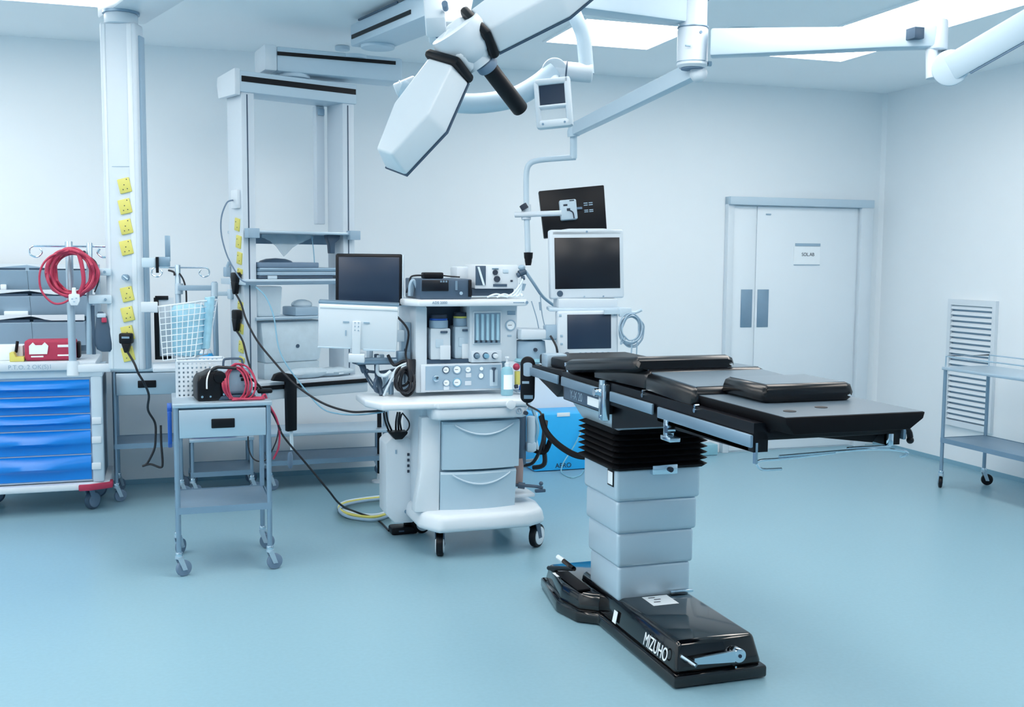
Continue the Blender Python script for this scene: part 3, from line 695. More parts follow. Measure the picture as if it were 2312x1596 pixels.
# things standing on the top shelf
zt = TOPZ + 0.001
t = thing('computer_unit', 'flat dark computer unit lying on top of the anaesthesia machine', 'computer', (PY(1000, 660, 5.55).x, 5.7, zt))
x0, _, x1, z1 = rect(948, 672, 1065, 630, 5.50)
MB().box((x0, 5.50, zt), (x1, 5.86, z1), 0.006).build('case', M_DGREY, t)
p = MB(); slab(p, 953, 632, 1013, 657, 5.495, 0.01, 0.002); p.build('drive_bay', M_SCREEN2, t)
for k in range(3):
    p = MB(); slab(p, 994 + 6 * k, 633.5, 998 + 6 * k, 637.5, 5.493, 0.004, 0); p.build('port', M_DSTEEL, t)
p = MB(); slab(p, 1028, 634, 1033, 655, 5.494, 0.008, 0); p.build('front_strip', M_DSTEEL, t)
p = MB(); slab(p, 1058, 632, 1065, 670, 5.493, 0.01, 0.001); p.build('edge_trim', M_BLACK, t)
c = PY(1041, 662, 5.495); MB().cyl(c - V((0, 0.003, 0)), c, 0.009).build('power_button', M_GREY, t)
cz = z1
t = thing('power_adapter', 'small black adapter lying on the dark computer unit', 'adapter', (PY(980, 620, 5.58).x, 5.6, cz))
x0, _, x1, z1 = rect(958, 628, 1002, 615, 5.56)
MB().box((x0, 5.56, cz + 0.001), (x1, 5.64, cz + 0.034), 0.007).build('case', M_BLACK, t)
MB().tube([(x0 + 0.005, 5.6, cz + 0.018), (x0 - 0.06, 5.6, cz + 0.012), PY(925, 640, 5.62), PY(918, 660, 5.66)], 0.005).build('lead', M_CABLE, t)
MB().tube([(x1 - 0.005, 5.6, cz + 0.018), (x1 + 0.05, 5.60, cz + 0.012), (x1 + 0.10, 5.60, cz + 0.009)], 0.004).build('plug_lead', M_CABLE, t)
t = thing('cable_bundle', 'grey folded cable bundle at the left end of the machine top shelf', 'cables', (PY(935, 670, 5.6).x, 5.6, zt))
p = MB()
for k in range(5):
    q = 0.006 * k
    p.tube([PY(925 + k, 668, 5.60 + q), PY(926 + 2 * k, 645, 5.60 + q), PY(933 + k, 633 + 2 * k, 5.6 + q), PY(942 + k, 650, 5.6 + q), PY(944 - k, 668, 5.6 + q)], 0.010)
p.build('cables', M_GREY, t)
t = thing('monitor_module', 'white monitor module box with sockets on top of the machine, right of the dark computer', 'module', (PY(1120, 660, 5.6).x, 5.6, zt))
x0, z0, x1, z1 = rect(1072, 652, 1170, 598, 5.56)
MB().box((x0, 5.56, z0), (x1, 5.80, z1), 0.008).build('case', M_WHITE, t)
MB().box((x0 - 0.065, 5.70, z0 + 0.01), (x0 + 0.004, 5.84, z1 - 0.012), 0.01).build('rear_wing', M_PLAST, t)
p = MB(); slab(p, 1074, 600, 1097, 644, 5.556, 0.01, 0.001); p.build('module_slot', M_DGREY, t)
MB().prism([(0, 0), (0.012, 0), (-0.02, 0.1), (-0.032, 0.1)], 0, 0.004, frame(PY(1090, 644, 5.553), (1, 0, 0), (0, 0, 1))).build('slot_cable', M_WCABLE, t)
for px_, py_, r_ in ((1118, 615, 0.014), (1122, 630, 0.017)):
    c = PY(px_, py_, 5.556); MB().cyl(c - V((0, 0.008, 0)), c + V((0, 0.004, 0)), r_, n=16).build('socket', M_INK, t)
for a, b, c_, d_, m in ((1112, 605, 1126, 608, M_DSTEEL), (1114, 641, 1145, 647, M_DGREY), (1153, 632, 1158, 636, M_INK), (1136, 608, 1148, 616, M_PLAST2)):
    p = MB(); slab(p, a, b, c_, d_, 5.554, 0.008, 0.001); p.build('front_detail', m, t)
p = MB(); slab(p, 1066, 652, 1160, 668, 5.60, 0.14, 0.002); p.build('stand', M_DGREY, t)
t = thing('sensor_cables', 'white sensor cables and black connectors on the right end of the machine top', 'cables', (PY(1180, 640, 5.55).x, 5.6, zt))
p = MB()
for k in range(4):
    p.tube([PY(1100 + 22 * k, 671, 5.49), PY(1120 + 18 * k, 664, 5.50), PY(1150 + 10 * k, 668, 5.49), PY(1176, 640 + 6 * k, 5.52), PY(1180, 625, 5.56)], 0.005)
p.build('leads', M_WCABLE, t)
p = MB(); p.cyl(PY(1172, 618, 5.56), PY(1186, 612, 5.56), 0.018).cyl(PY(1178, 628, 5.55), PY(1184, 627, 5.55), 0.012).cyl(PY(1168, 622, 5.55), PY(1172, 620, 5.55), 0.014); p.build('connectors', M_DGREY, t)
p = MB(); p.ball(PY(1178, 604, 5.56), 0.020, (1, 1, 0.8)).cyl(PY(1178, 656, 5.55), PY(1180, 640, 5.55), 0.012, 0.02); p.build('plug', M_GREY, t)
p = MB(); p.tube([PY(1186, 612, 5.56), PY(1205, 640, 5.6), PY(1228, 672, 5.75), PY(1262, 697, 5.9)], 0.009)
p.build('thick_lead', M_GREY, t)
p = MB()
p.tube([PY(1200, 680, 5.56), PY(1212, 720, 5.58), PY(1218, 752, 5.62)], 0.003); p.tube([PY(1220, 665, 5.70), PY(1224, 710, 5.66), PY(1234, 752, 5.64)], 0.003)
p.cyl(PY(1221, 700, 5.66), PY(1219, 682, 5.67), 0.007)
p.build('hanging_leads', M_GREY, t)

# soap pump bottle on the work surface
c = V((PY(1144, 880, 5.49).x, 5.485, 0.8385))
t = thing('pump_bottle', 'pale teal pump bottle standing on the machine work surface', 'bottle', c)
MB().lathe([(0.030, 0), (0.034, 0.006), (0.034, 0.13), (0.028, 0.15), (0.014, 0.158)], Matrix.Translation(c), 18).build('bottle', M_TEAL, t)
MB().lathe([(0.014, 0.156), (0.015, 0.175), (0.006, 0.18), (0.006, 0.20), (0.012, 0.203), (0.012, 0.212)], Matrix.Translation(c), 14).box(c + V((-0.004, -0.03, 0.203)), c + V((0.004, 0.0, 0.211)), 0.002).build('pump', M_WHITE, t)
MB().prism([(0.034 * math.sin(rad(a)), -0.0345 * math.cos(rad(a))) for a in range(-50, 51, 10)] + [(0.033 * math.sin(rad(a)), -0.0335 * math.cos(rad(a))) for a in range(50, -51, -10)], 0.035, 0.115, Matrix.Translation(c)).build('bottle_label', M_LABEL, t)

# ------------------------------------------------------------------ screens beside the machine
def screen_thing(name, label, cat, px, dq, roll, w, h, dep, frame_m, scr_m, bez, yaw=0.0, pitch=0.0):
    c = DD(px[0], px[1], dq)
    R = Matrix.Translation(c) @ Matrix.Rotation(yaw, 4, 'Z') @ Matrix.Rotation(pitch, 4, 'X') @ Matrix.Rotation(roll, 4, 'Y')
    t = thing(name, label, cat, c)
    MB(R).box((-w / 2, 0, -h / 2), (w / 2, dep, h / 2), 0.012, 3).build('housing', frame_m, t)
    l, r_, tp, bt = bez
    MB(R).box((-w / 2 + l, -0.003, -h / 2 + bt), (w / 2 - r_, 0.006, h / 2 - tp), 0.002).build('screen', scr_m, t)
    return t, R
t, R = screen_thing('patient_monitor', 'large white-framed patient monitor with dark screen, upper of two beside the machine', 'monitor', (1326, 596), 5.95, rad(-1.0), 0.425, 0.385, 0.06, M_PLAST, M_SCREEN2, (0.026, 0.024, 0.045, 0.055), rad(-8), rad(-3))
MB(R).prism([(-0.2, 0.185), (-0.1, 0.198), (0.1, 0.198), (0.2, 0.185), (0.2, 0.16), (-0.2, 0.16)], 0.0, 0.055, Matrix(((1, 0, 0, 0), (0, 0, 1, 0), (0, 1, 0, 0), (0, 0, 0, 1))), 0.006).build('top_piece', M_PLAST, t)
MB(R).cyl((-0.160, -0.004, -0.163), (-0.160, 0.002, -0.163), 0.017, n=20).build('round_badge', M_DGREY, t)
MB(R).cyl((0.0, -0.002, 0.180), (0.0, 0.004, 0.180), 0.006).build('camera_dot', M_INK2, t)
for k, m in ((-0.02, M_GREY), (0.09, M_INK2)):
    MB(R).cyl((k, -0.003, -0.182), (k, 0.003, -0.182), 0.005, n=10).build('button', m, t)
q = DD(1326, 690, 5.95)
Rt = Matrix.Translation(q) @ Matrix.Rotation(rad(-8), 4, 'Z')
MB(Rt).box((-0.17, -0.02, -0.012), (0.17, 0.12, 0.040), 0.008).build('stand_neck', M_PLAST, t)
MB(Rt).prism([(-0.23, -0.05), (0.235, -0.05), (0.20, 0.16), (-0.20, 0.16)], -0.030, -0.010, bev=0.006).build('stand_tray', M_PLAST2, t)
t, R = screen_thing('ventilator_screen', 'smaller white ventilator display with knob and buttons under the large patient monitor', 'monitor', (1328, 757), 5.88, rad(-0.6), 0.345, 0.272, 0.07, M_PLAST, M_SCREEN, (0.054, 0.042, 0.020, 0.062), rad(-8), rad(-2))
MB(R).cyl((-0.122, -0.016, -0.104), (-0.122, 0.002, -0.104), 0.0145, n=20, bev=0.003).build('knob', M_DGREY, t)
for k in range(6):
    MB(R).cbox((-0.046 + 0.032 * k, -0.002, -0.098), (0.012, 0.004, 0.010), 0.001).build('button', M_GREY, t)
for a, b in ((-0.158, 0.112), (-0.152, 0.0), (-0.152, -0.045), (0.152, 0.115)):
    MB(R).cbox((a, -0.002, b), (0.014, 0.004, 0.012), 0.001).build('side_key', M_GREY, t)
MB(R).box((-0.235, 0.02, -0.02), (-0.165, 0.10, 0.06), 0.008).build('side_connector', M_GREY, t)
MB(R).tube([(-0.21, 0.015, 0.0), (-0.185, -0.02, -0.06), (-0.175, -0.02, -0.13)], 0.006).build('side_lead', M_CABLE, t)
MB(R).tube([(-0.17, 0.0, -0.135), (-0.08, -0.02, -0.15), (0.0, -0.02, -0.145), (0.05, -0.02, -0.16)], 0.004).build('lower_lead', M_GREY, t)
# coiled leads on a hook at the right of the small screen
q = DD(1428, 740, 5.9)
t = thing('lead_coil', 'coil of white monitoring leads hung to the right of the two screens', 'cable', q)
p = MB(); random.seed(5)
for k in range(7):
    rx = 0.066 + random.uniform(-0.012, 0.012); rz = 0.075 + random.uniform(-0.015, 0.012)
    pts = []
    for i in range(14):
        a = 2 * math.pi * i / 14
        pts.append(q + V((rx * math.cos(a) + random.uniform(-0.004, 0.004) + 0.004 * k - 0.012, 0.012 * math.sin(a + k) + 0.006 * k, rz * math.sin(a) - 0.004 * k)))
    p.tube(pts, 0.0042, 6, 3, True)
p.build('coil', M_GREY, t)
p = MB(); p.tube([q + V((0.0, 0, -0.07)), q + V((-0.005, 0, -0.16)), q + V((0.0, 0, -0.24))], 0.0045).tube([q + V((0.03, 0, -0.07)), q + V((0.028, 0, -0.16)), q + V((0.03, 0, -0.24))], 0.004)
p.tube([q + V((-0.06, 0, -0.04)), q + V((-0.07, 0, -0.09)), q + V((-0.04, 0, -0.06))], 0.004)
p.build('loose_ends', M_GREY, t)
p = MB(); p.box(q + V((-0.07, 0.01, 0.06)), q + V((0.0, 0.04, 0.11)), 0.006).tube([q + V((-0.01, 0.02, 0.085)), q + V((0.03, 0.02, 0.085)), q + V((0.055, 0.0, 0.10))], 0.008); p.box(q + V((-0.16, 0.02, 0.075)), q + V((-0.06, 0.035, 0.10)))
p.build('hook', M_PLAST2, t)

# computer monitor and folded keyboard tray on the machine's left arm
t, R = screen_thing('computer_monitor', 'dark-bezelled computer monitor above the folded white keyboard tray', 'monitor', (833, 631), 5.75, rad(0.2), 0.362, 0.278, 0.04, M_BLACK, M_SCREEN, (0.018, 0.018, 0.018, 0.016), rad(-16), rad(-2))
MB(R).box((0.178, 0.004, -0.135), (0.186, 0.04, 0.135), 0.002).build('side_edge', M_PLAST2, t)
MB(R).box((-0.06, 0.04, -0.06), (0.06, 0.075, 0.06), 0.006).tube([(0, 0.07, -0.02), (0.0, 0.08, -0.2), (0.0, 0.05, -0.45)], 0.018, k=1).build('mount', M_PLAST2, t)
q = DD(808, 740, 5.6)
KR = Matrix.Translation(q) @ Matrix.Rotation(rad(-14), 4, 'Z') @ Matrix.Rotation(rad(2.2), 4, 'Y') @ Matrix.Rotation(rad(8), 4, 'X')
t = thing('keyboard_tray', 'white keyboard tray folded upright below the computer monitor', 'tray', q)
MB(KR).box((-0.208, 0, -0.118), (0.208, 0.02, 0.122), 0.010).build('panel', M_WHITE, t)
MB(KR).box((-0.20, -0.004, 0.100), (0.205, 0.004, 0.116), 0.002).build('hinge_strip', M_LABEL, t)
MB(KR).box((-0.208, 0.004, 0.120), (0.212, 0.05, 0.136), 0.004).build('top_edge', M_DSTEEL, t)
MB(KR).box((-0.208, -0.003, -0.116), (-0.035, 0.006, -0.108), 0.001).box((0.03, -0.003, -0.122), (0.20, 0.006, -0.112), 0.001).build('lower_ledge', M_PLAST2, t)
MB(KR).box((-0.028, -0.014, -0.17), (0.016, 0.0, 0.035), 0.003).box((-0.045, -0.02, -0.185), (0.04, 0.03, -0.14), 0.004).build('bracket', M_WHITE, t)
for a, b in ((-0.062, 0.03), (0.045, 0.03), (-0.062, -0.03)):
    MB(KR).cbox((a, -0.003, b), (0.032 if b > 0 else 0.006, 0.005, 0.006 if b > 0 else 0.03)).build('screw_plate', M_GREY, t)
for a in (-0.014, 0.004):
    for b in (0.02, 0.0, -0.02):
        MB(KR).cyl((a, -0.017, b + 0.01), (a, -0.013, b + 0.01), 0.0035, n=8).build('screw', M_GREY, t)
# support arm from the machine's rail
a = q + V((0.0, 0.05, -0.16)); b = PY(918, 790, 5.66)
MB().tube([a, V((a.x + 0.02, a.y + 0.08, a.z - 0.03)), V((b.x, b.y, a.z - 0.03))], 0.020, k=1, n=10).cbox((b.x - 0.02, 5.655, a.z - 0.02), (0.07, 0.06, 0.09), 0.006).build('arm', M_DSTEEL, t)
MB().box((b.x - 0.13, 5.62, PY(890, 772, 5.62).z), (b.x - 0.02, 5.66, PY(890, 746, 5.62).z), 0.004).build('bracket_box', M_PLAST2, t)
# black cable tangle between tray and machine
q = PY(912, 850, 5.55)
t = thing('cable_tangle', 'tangle of black and white cables hanging left of the gauge panel', 'cables', q)
p = MB(); random.seed(11)
for k in range(6):
    c = PY(914 + random.uniform(-6, 6), 850 + random.uniform(-4, 10), 5.55)
    rx, rz = random.uniform(0.025, 0.05), random.uniform(0.05, 0.085)
    p.tube([c + V((rx * math.cos(2 * math.pi * i / 12), 0.008 * k - 0.02 + 0.01 * math.sin(i), rz * math.sin(2 * math.pi * i / 12) - 0.01)) for i in range(12)], 0.0075, 7, 3, True)
for k in range(5):
    p.tube([PY(922 + k * 3, 812, 5.56), PY(925 + 2 * k, 838, 5.53 + 0.01 * k), PY(928 - k, 862, 5.54)], 0.012)
p.tube([PY(897, 715, 5.66), PY(922, 748, 5.60), PY(916, 800, 5.60), PY(925, 830, 5.56)], 0.006)
p.tube([PY(876, 802, 5.64), PY(890, 824, 5.6), PY(912, 815, 5.58), PY(926, 822, 5.56)], 0.009)
p.build('black_cables', M_CABLE, t)
p = MB()
for k in range(3):
    p.tube([PY(925, 818 + 4 * k, 5.56), PY(895, 832 + 5 * k, 5.57), PY(878, 868, 5.6), PY(866, 893, 5.62)], 0.006)
p.tube([PY(855, 803, 5.7), PY(852, 840, 5.66), PY(868, 848, 5.6), PY(882, 838, 5.6)], 0.010)
p.build('white_cables', M_WCABLE, t)
t = thing('cable_bundle', 'dark looped cables and plugs below the folded keyboard tray', 'cables', PY(830, 830, 5.7))
p = MB()
p.tube([PY(796, 818, 5.72), PY(815, 828, 5.7), PY(838, 870, 5.68), PY(862, 892, 5.64)], 0.006).tube([PY(820, 828, 5.7), PY(836, 856, 5.69), PY(858, 880, 5.66), PY(885, 850, 5.64)], 0.005)
p.tube([PY(815, 818, 5.72), PY(822, 838, 5.7), PY(818, 820, 5.72)], 0.016).ball(PY(828, 838, 5.7), 0.014).tube([PY(850, 800, 5.72), PY(852, 850, 5.68), PY(862, 892, 5.64)], 0.014)
p.ring(PY(853, 868, 5.66), (0.8, -0.6, 0), 0.038, 0.010)
p.tube([PY(828, 838, 5.70), PY(858, 840, 5.70), PY(895, 834, 5.68)], 0.008)
p.build('dark_cables', M_DGREY, t)
p = MB(); p.box(PY(858, 822, 5.74), PY(868, 800, 5.74) + V((0, 0.03, 0)), 0.004); p.build('inline_plug', M_GREY, t)
p = MB(); p.box(PY(853, 815, 5.73), PY(857, 802, 5.73) + V((0, 0.01, 0))); p.build('yellow_sleeve', M_YEL, t)
MB().cyl(PY(883, 890, 5.65), PY(883, 862, 5.65), 0.014, n=12).build('stub_post', M_DSTEEL, AM)

# tall narrow white case on the machine's left side
t = thing('power_supply_case', 'tall narrow white case with four black sockets left of the machine drawers', 'power unit', (PY(905, 1180, 5.75).x, 5.8, 0.14))
xa, za_, xb, zb_ = rect(872, 1184, 934, 987, 5.72)
out = [(xa, za_ + 0.055), (xa + 0.05, za_), (xb, za_), (xb, zb_ - 0.028), (xb - 0.03, zb_), (xa + 0.03, zb_), (xa, zb_ - 0.03)]
MB().prism(out, 5.72, 5.92, Matrix(((1, 0, 0, 0), (0, 0, 1, 0), (0, 1, 0, 0), (0, 0, 0, 1))), 0.008).build('case', M_WHITE, t)
for k in range(4):
    c = PY(922, 1026 + 12.6 * k, 5.716); MB().cbox(c, (0.012, 0.008, 0.015), 0.001).build('socket', M_INK, t)
c = PY(917, 1155, 5.716); MB().cyl(c - V((0, 0.004, 0)), c + V((0, 0.006, 0)), 0.010).build('knob', M_DSTEEL, t)
c = PY(894, 1020, 5.717); MB().cbox(c, (0.008, 0.004, 0.024), 0.002).build('switch', M_GREY, t)
MB().box((xb, 5.78, 0.32), (1.285, 5.86, 0.36)).build('mounting_bracket', M_DSTEEL, t)
t = thing('plug_adapter', 'black boat-shaped plug block lying on top of the white case', 'adapter', (PY(895, 987, 5.75).x, 5.75, zb_))
MB().prism([(0, 0), (0.035, -0.042), (0.075, -0.042), (0.105, -0.012), (0.105, 0.0)], 0, 0.08, frame((PY(874, 978, 5.71).x, 5.74, zb_ + 0.043), (1, 0, 0), (0, 0, 1)), 0.004).build('block', M_BLACK, t)
p = MB()
for k, (a, b) in enumerate(((866, 928), (872, 930), (898, 930), (903, 930), (907, 934))):
    p.tube([PY(a, b, 5.70), PY(a + (4 if k < 2 else -4), 952, 5.70), PY(880 + 7 * k, 978, 5.74)], 0.0055)
p.tube([PY(908, 932, 5.7), PY(923, 952, 5.7), PY(922, 968, 5.72), PY(908, 982, 5.74)], 0.004)
p.build('leads', M_CABLE, t)
# support column between work surface and floor, behind the case
PO = GZ(857, 1087, 0)
t = thing('thin_stand', 'thin black stand with a white foot at the back wall, left of the machine', 'stand', PO)
MB().cyl(PO + V((0, 0, 0.05)), PO + V((0, 0, 0.78)), 0.016, n=12).build('pole', M_BLACK, t)
MB().lathe([(0.06, 0), (0.055, 0.012), (0.02, 0.02), (0.02, 0.06)], Matrix.Translation(PO), 20).build('foot', M_WHITE, t)
MB().cyl(PO + V((0.055, 0.05, 0)), PO + V((0.055, 0.05, 0.78)), 0.022, n=12).build('grey_pole', M_ALU, t)
# power strip and hose loop on the floor
c = GZ(910, 1203, 0)
t = thing('power_strip', 'black power strip lying on the floor under the tall white case', 'power strip', c)
MB().cbox(c + V((0, 0, 0.024)), (0.155, 0.10, 0.044), 0.012).build('body', M_BLACK, t)
MB().cbox(c + V((0.03, 0.0, 0.066)), (0.05, 0.05, 0.04), 0.008).cbox(c + V((0.02, 0.01, 0.105)), (0.03, 0.03, 0.05), 0.006).build('plug', M_BLACK, t)
MB().cbox(c + V((-0.02, -0.051, 0.024)), (0.03, 0.004, 0.008)).build('switch', M_DGREY, t)
t = thing('hose_loop', 'loop of white, black and yellow hoses on the floor left of the white case', 'hoses', GZ(810, 1150, 0))
for nm, m, dz, off, r in (('white_hose', M_WCABLE, 0.012, 0, 0.011), ('black_hose', M_CABLE, 0.014, 8, 0.012), ('yellow_hose', M_YCABLE, 0.034, 4, 0.010), ('grey_hose', M_GREY, 0.036, 10, 0.009)):
    p = MB()
    pts = [(905, 1118 + off * .4), (868, 1121 + off * .5), (820, 1126 + off * .5), (778, 1134 + off * .6), (766, 1146 + off * .6), (785, 1156 + off), (825, 1163 + off), (855, 1162 + off), (888, 1150 + off)]
    p.tube([GZ(a, b, dz) for a, b in pts], r)
    p.build(nm, m, t)
# ------------------------------------------------------------------ steel trolleys
def steel_trolley(label, x0, y0, w, dpt, h, shelf_z, leg_r=0.0125, drawer=False, guard=False, cast=True, top_t=0.022, wheels=(M_TIRE,), blackleg=False):
    t = thing('steel_trolley', label, 'trolley', (x0, y0, 0))
    M = Matrix.Translation((x0, y0, 0))
    for i, (lx, ly) in enumerate(((0, 0), (w, 0), (0, dpt), (w, dpt))):
        MB(M).cyl((lx, ly, 0.10 if cast else 0.0), (lx, ly, h - 0.002), leg_r, n=14).build('leg', M_DSTEEL, t)
        if cast:
            MBs = Matrix.Translation((x0 + lx, y0 + ly, 0))
            c = caster(t, x0 + lx, y0 + ly, 0.040, 0.105, (0.5, 0.3, 1.0, -0.4)[i], wheels[0], M_STEEL, 0.022, None, 0.024)
            MB(MBs).cyl((0, 0, 0.095), (0, 0, 0.125), 0.0175, n=14, bev=0.003).build('leg_socket', M_CHROME, c)
    MB(M).box((-0.018, -0.018, h - top_t), (w + 0.018, dpt + 0.018, h), 0.004).build('top', M_STEEL, t)
    sh = MB(M).box((-0.002, -0.004, shelf_z - 0.004), (w + 0.002, dpt + 0.004, shelf_z), 0.001)
    for a, b in (((-0.006, -0.012), (w + 0.006, -0.008)), ((-0.006, dpt + 0.008), (w + 0.006, dpt + 0.012)), ((-0.012, -0.008), (-0.008, dpt + 0.008)), ((w + 0.008, -0.008), (w + 0.012, dpt + 0.008))):
        sh.box((a[0], a[1], shelf_z - 0.03), (b[0], b[1], shelf_z + 0.003))
    sh.build('shelf', M_DSTEEL, t)
    if drawer:
        dz = h - top_t
        MB(M).box((0.014, 0.02, dz - 0.155), (w - 0.014, dpt - 0.02, dz - 0.004)).box((-0.004, 0.014, dz - 0.155), (0.004, dpt - 0.014, dz)).box((w - 0.004, 0.014, dz - 0.155), (w + 0.004, dpt - 0.014, dz)).build('drawer_box', M_DSTEEL, t)
        dr = MB(M).box((0.012, -0.012, dz - 0.150), (w - 0.012, 0.01, dz - 0.010), 0.004).build('drawer', M_STEEL, t)
        MB(M).box((w * 0.50 - 0.056, -0.020, dz - 0.105), (w * 0.50 + 0.056, -0.011, dz - 0.058), 0.008, 3).build('drawer_handle', M_BLACK, dr)
    if guard:
        g = MB(M); zz = h + 0.075
        for lx, ly in ((0, 0), (w, 0), (0, dpt), (w, dpt)): g.cyl((lx, ly, h), (lx, ly, zz), 0.005, n=8)
        g.tube([(0, 0, zz), (w, 0, zz), (w, dpt, zz), (0, dpt, zz)], 0.005, 8, 1, True)
        g.build('guard_rail', M_CHROME, t)
    return t
FT = steel_trolley('steel trolley with drawer in the left foreground carrying the black pump and red cables', 0.045, 5.40, 0.44, 0.42, 0.865, 0.345, drawer=True)
steel_trolley('narrow steel drawer trolley standing below the white supply column', -0.315, 7.20, 0.40, 0.34, 0.865, 0.375, drawer=True)
steel_trolley('low steel bench trolley behind the front trolley, carrying a blue tray', 0.155, 7.22, 0.38, 0.36, 0.385, 0.16)
steel_trolley('low steel bench trolley at the back wall below the black bracket of the tower', 0.66, 7.27, 0.80, 0.36, 0.39, 0.20, cast=True)
steel_trolley('steel trolley with guard rail cut off by the right edge of the photo', 5.155, 5.10, 0.37, 0.95, 0.855, 0.355, guard=True, wheels=(M_BLACK,))

# ------------------------------------------------------------------ things on and at the front trolley
FZ = 0.866
PT = thing('suction_pump', 'black and grey pump with a carrying handle on top of the front steel trolley', 'pump', (0.24, 5.55, FZ))
PM = Matrix.Translation((0.148, 5.44, FZ)) @ Matrix.Rotation(rad(6), 4, 'Z')
sec = [(0, 0.0), (0.0, 0.10), (0.015, 0.125), (0.04, 0.13), (0.065, 0.145), (0.10, 0.150), (0.135, 0.13), (0.145, 0.10), (0.120, 0.085), (0.120, 0.0)]
MB(PM).prism(sec, 0, 0.17, Matrix(((1, 0, 0, 0), (0, 0, 1, 0), (0, 1, 0, 0), (0, 0, 0, 1))), 0.010, seg=3).build('black_housing', M_BLACK, PT)
MB(PM).tube([(0.044, -0.004, 0.062), (0.046, 0.0, 0.108), (0.058, 0.012, 0.140), (0.075, 0.05, 0.154)], 0.018, 8, 4, flat=0.2).build('label_strip', M_LABEL, PT)
MB(PM).cyl((0.108, -0.010, 0.118), (0.108, 0.02, 0.118), 0.030, n=22, bev=0.004).cyl((0.092, -0.013, 0.125), (0.092, -0.009, 0.125), 0.006).build('round_knob', M_BLACK, PT)
MB(PM).box((0.118, 0.03, 0.022), (0.275, 0.22, 0.155), 0.022, 3).build('grey_body', M_GREY, PT)
MB(PM).box((0.100, 0.0, 0.0), (0.285, 0.235, 0.022), 0.006).build('base', M_DGREY, PT)
MB(PM).tube([(0.145, 0.12, 0.15), (0.147, 0.12, 0.185), (0.16, 0.12, 0.196), (0.225, 0.12, 0.196), (0.240, 0.12, 0.185), (0.242, 0.12, 0.15)], 0.006, k=3).build('handle', M_DGREY, PT)
for a, b in ((0.222, 0.118), (0.252, 0.118), (0.228, 0.098), (0.256, 0.098)):
    MB(PM).cbox((a, 0.027, b), (0.022, 0.008, 0.014), 0.002).build('socket', M_BLACK, PT)
MB(PM).cyl((0.245, 0.022, 0.075), (0.245, 0.032, 0.075), 0.012).build('dial', M_WHITE, PT)
MB(PM).cyl((0.022, -0.003, 0.022), (0.022, 0.003, 0.022), 0.006).cyl((0.062, -0.003, 0.022), (0.062, 0.003, 0.022), 0.005).cyl((0.128, 0.0, 0.03), (0.128, 0.006, 0.03), 0.006).build('foot_screw', M_CHROME, PT)
t = thing('cable_coil', 'coil of red cables wound around the grey pump body on the front trolley', 'cable', (0.35, 5.5, FZ))
p = MB(PM); random.seed(4)
for k in range(8):
    cx_, cz_ = 0.195 + random.uniform(-0.015, 0.02), 0.080
    rx, rz = 0.066 + random.uniform(-0.02, 0.012), 0.090 + random.uniform(-0.018, 0.01)
    p.tube([(cx_ + rx * math.cos(2 * math.pi * i / 12) , -0.002 - 0.004 * k + 0.05 * max(0, math.sin(2 * math.pi * i / 12)) + random.uniform(-0.004, 0.004), max(0.006, cz_ + rz * math.sin(2 * math.pi * i / 12))) for i in range(12)], 0.0042, 6, 3, True)
p.build('loops', M_RED, t)
p = MB(PM)
p.tube([(0.16, -0.04, 0.006), (0.22, -0.03, 0.006), (0.30, -0.02, 0.006), (0.33, 0.0, 0.02), (0.35, 0.01, -0.03), (0.385, 0.0, -0.10), (0.405, 0.02, -0.18), (0.40, 0.02, -0.26), (0.375, 0.03, -0.32)], 0.0055)
p.tube([(0.15, -0.02, 0.012), (0.22, -0.045, 0.008), (0.30, -0.045, 0.006), (0.32, -0.02, 0.006), (0.27, 0.0, 0.008)], 0.006)
p.build('trailing_end', M_RED, t)
p = MB(PM)
p.tube([(0.268, 0.02, 0.10), (0.31, 0.03, 0.06), (0.335, 0.03, 0.02), (0.345, 0.02, -0.03), (0.38, 0.01, -0.10), (0.41, 0.01, -0.17)], 0.0055)
p.tube([(0.05, 0.02, 0.135), (0.09, 0.0, 0.165), (0.13, 0.0, 0.165), (0.19, -0.01, 0.16)], 0.008)
p.build('dark_lead', M_CABLE, t)
t = thing('foot_switch', 'small black switch block on the right edge of the front trolley beside the pump', 'switch', (0.48, 5.55, FZ))
MB().cbox((0.478, 5.50, FZ + 0.036), (0.075, 0.05, 0.022), 0.008).build('block', M_BLACK, t)
MB().cyl((0.478, 5.50, FZ), (0.478, 5.50, FZ + 0.026), 0.018).build('foot', M_GREY, t)
# white perforated basket at the back of the trolley
t = thing('perforated_basket', 'white perforated plastic basket standing behind the pump on the front trolley', 'basket', (0.14, 5.70, FZ))
bx0, by0, bx1, by1, bz0, bz1 = 0.055, 5.62, 0.29, 5.80, FZ, FZ + 0.185
MB().box((bx0, by0, bz0), (bx1, by1, bz0 + 0.006)).build('bottom', M_WHITE, t)
def lattice(mb, o, u, v, L, Hh, nu, nv, tw):
    o, u, v = V(o), V(u).normalized(), V(v).normalized(); n = u.cross(v)
    F = Matrix(((u.x, v.x, n.x, o.x), (u.y, v.y, n.y, o.y), (u.z, v.z, n.z, o.z), (0, 0, 0, 1)))
    for i in range(nu + 1): mb.box((L * i / nu - tw, 0, -0.002), (L * i / nu + tw, Hh, 0.002), 0, 1, F)
    for j in range(nv + 1): mb.box((0, Hh * j / nv - tw, -0.0018), (L, Hh * j / nv + tw, 0.0018), 0, 1, F)
    return mb
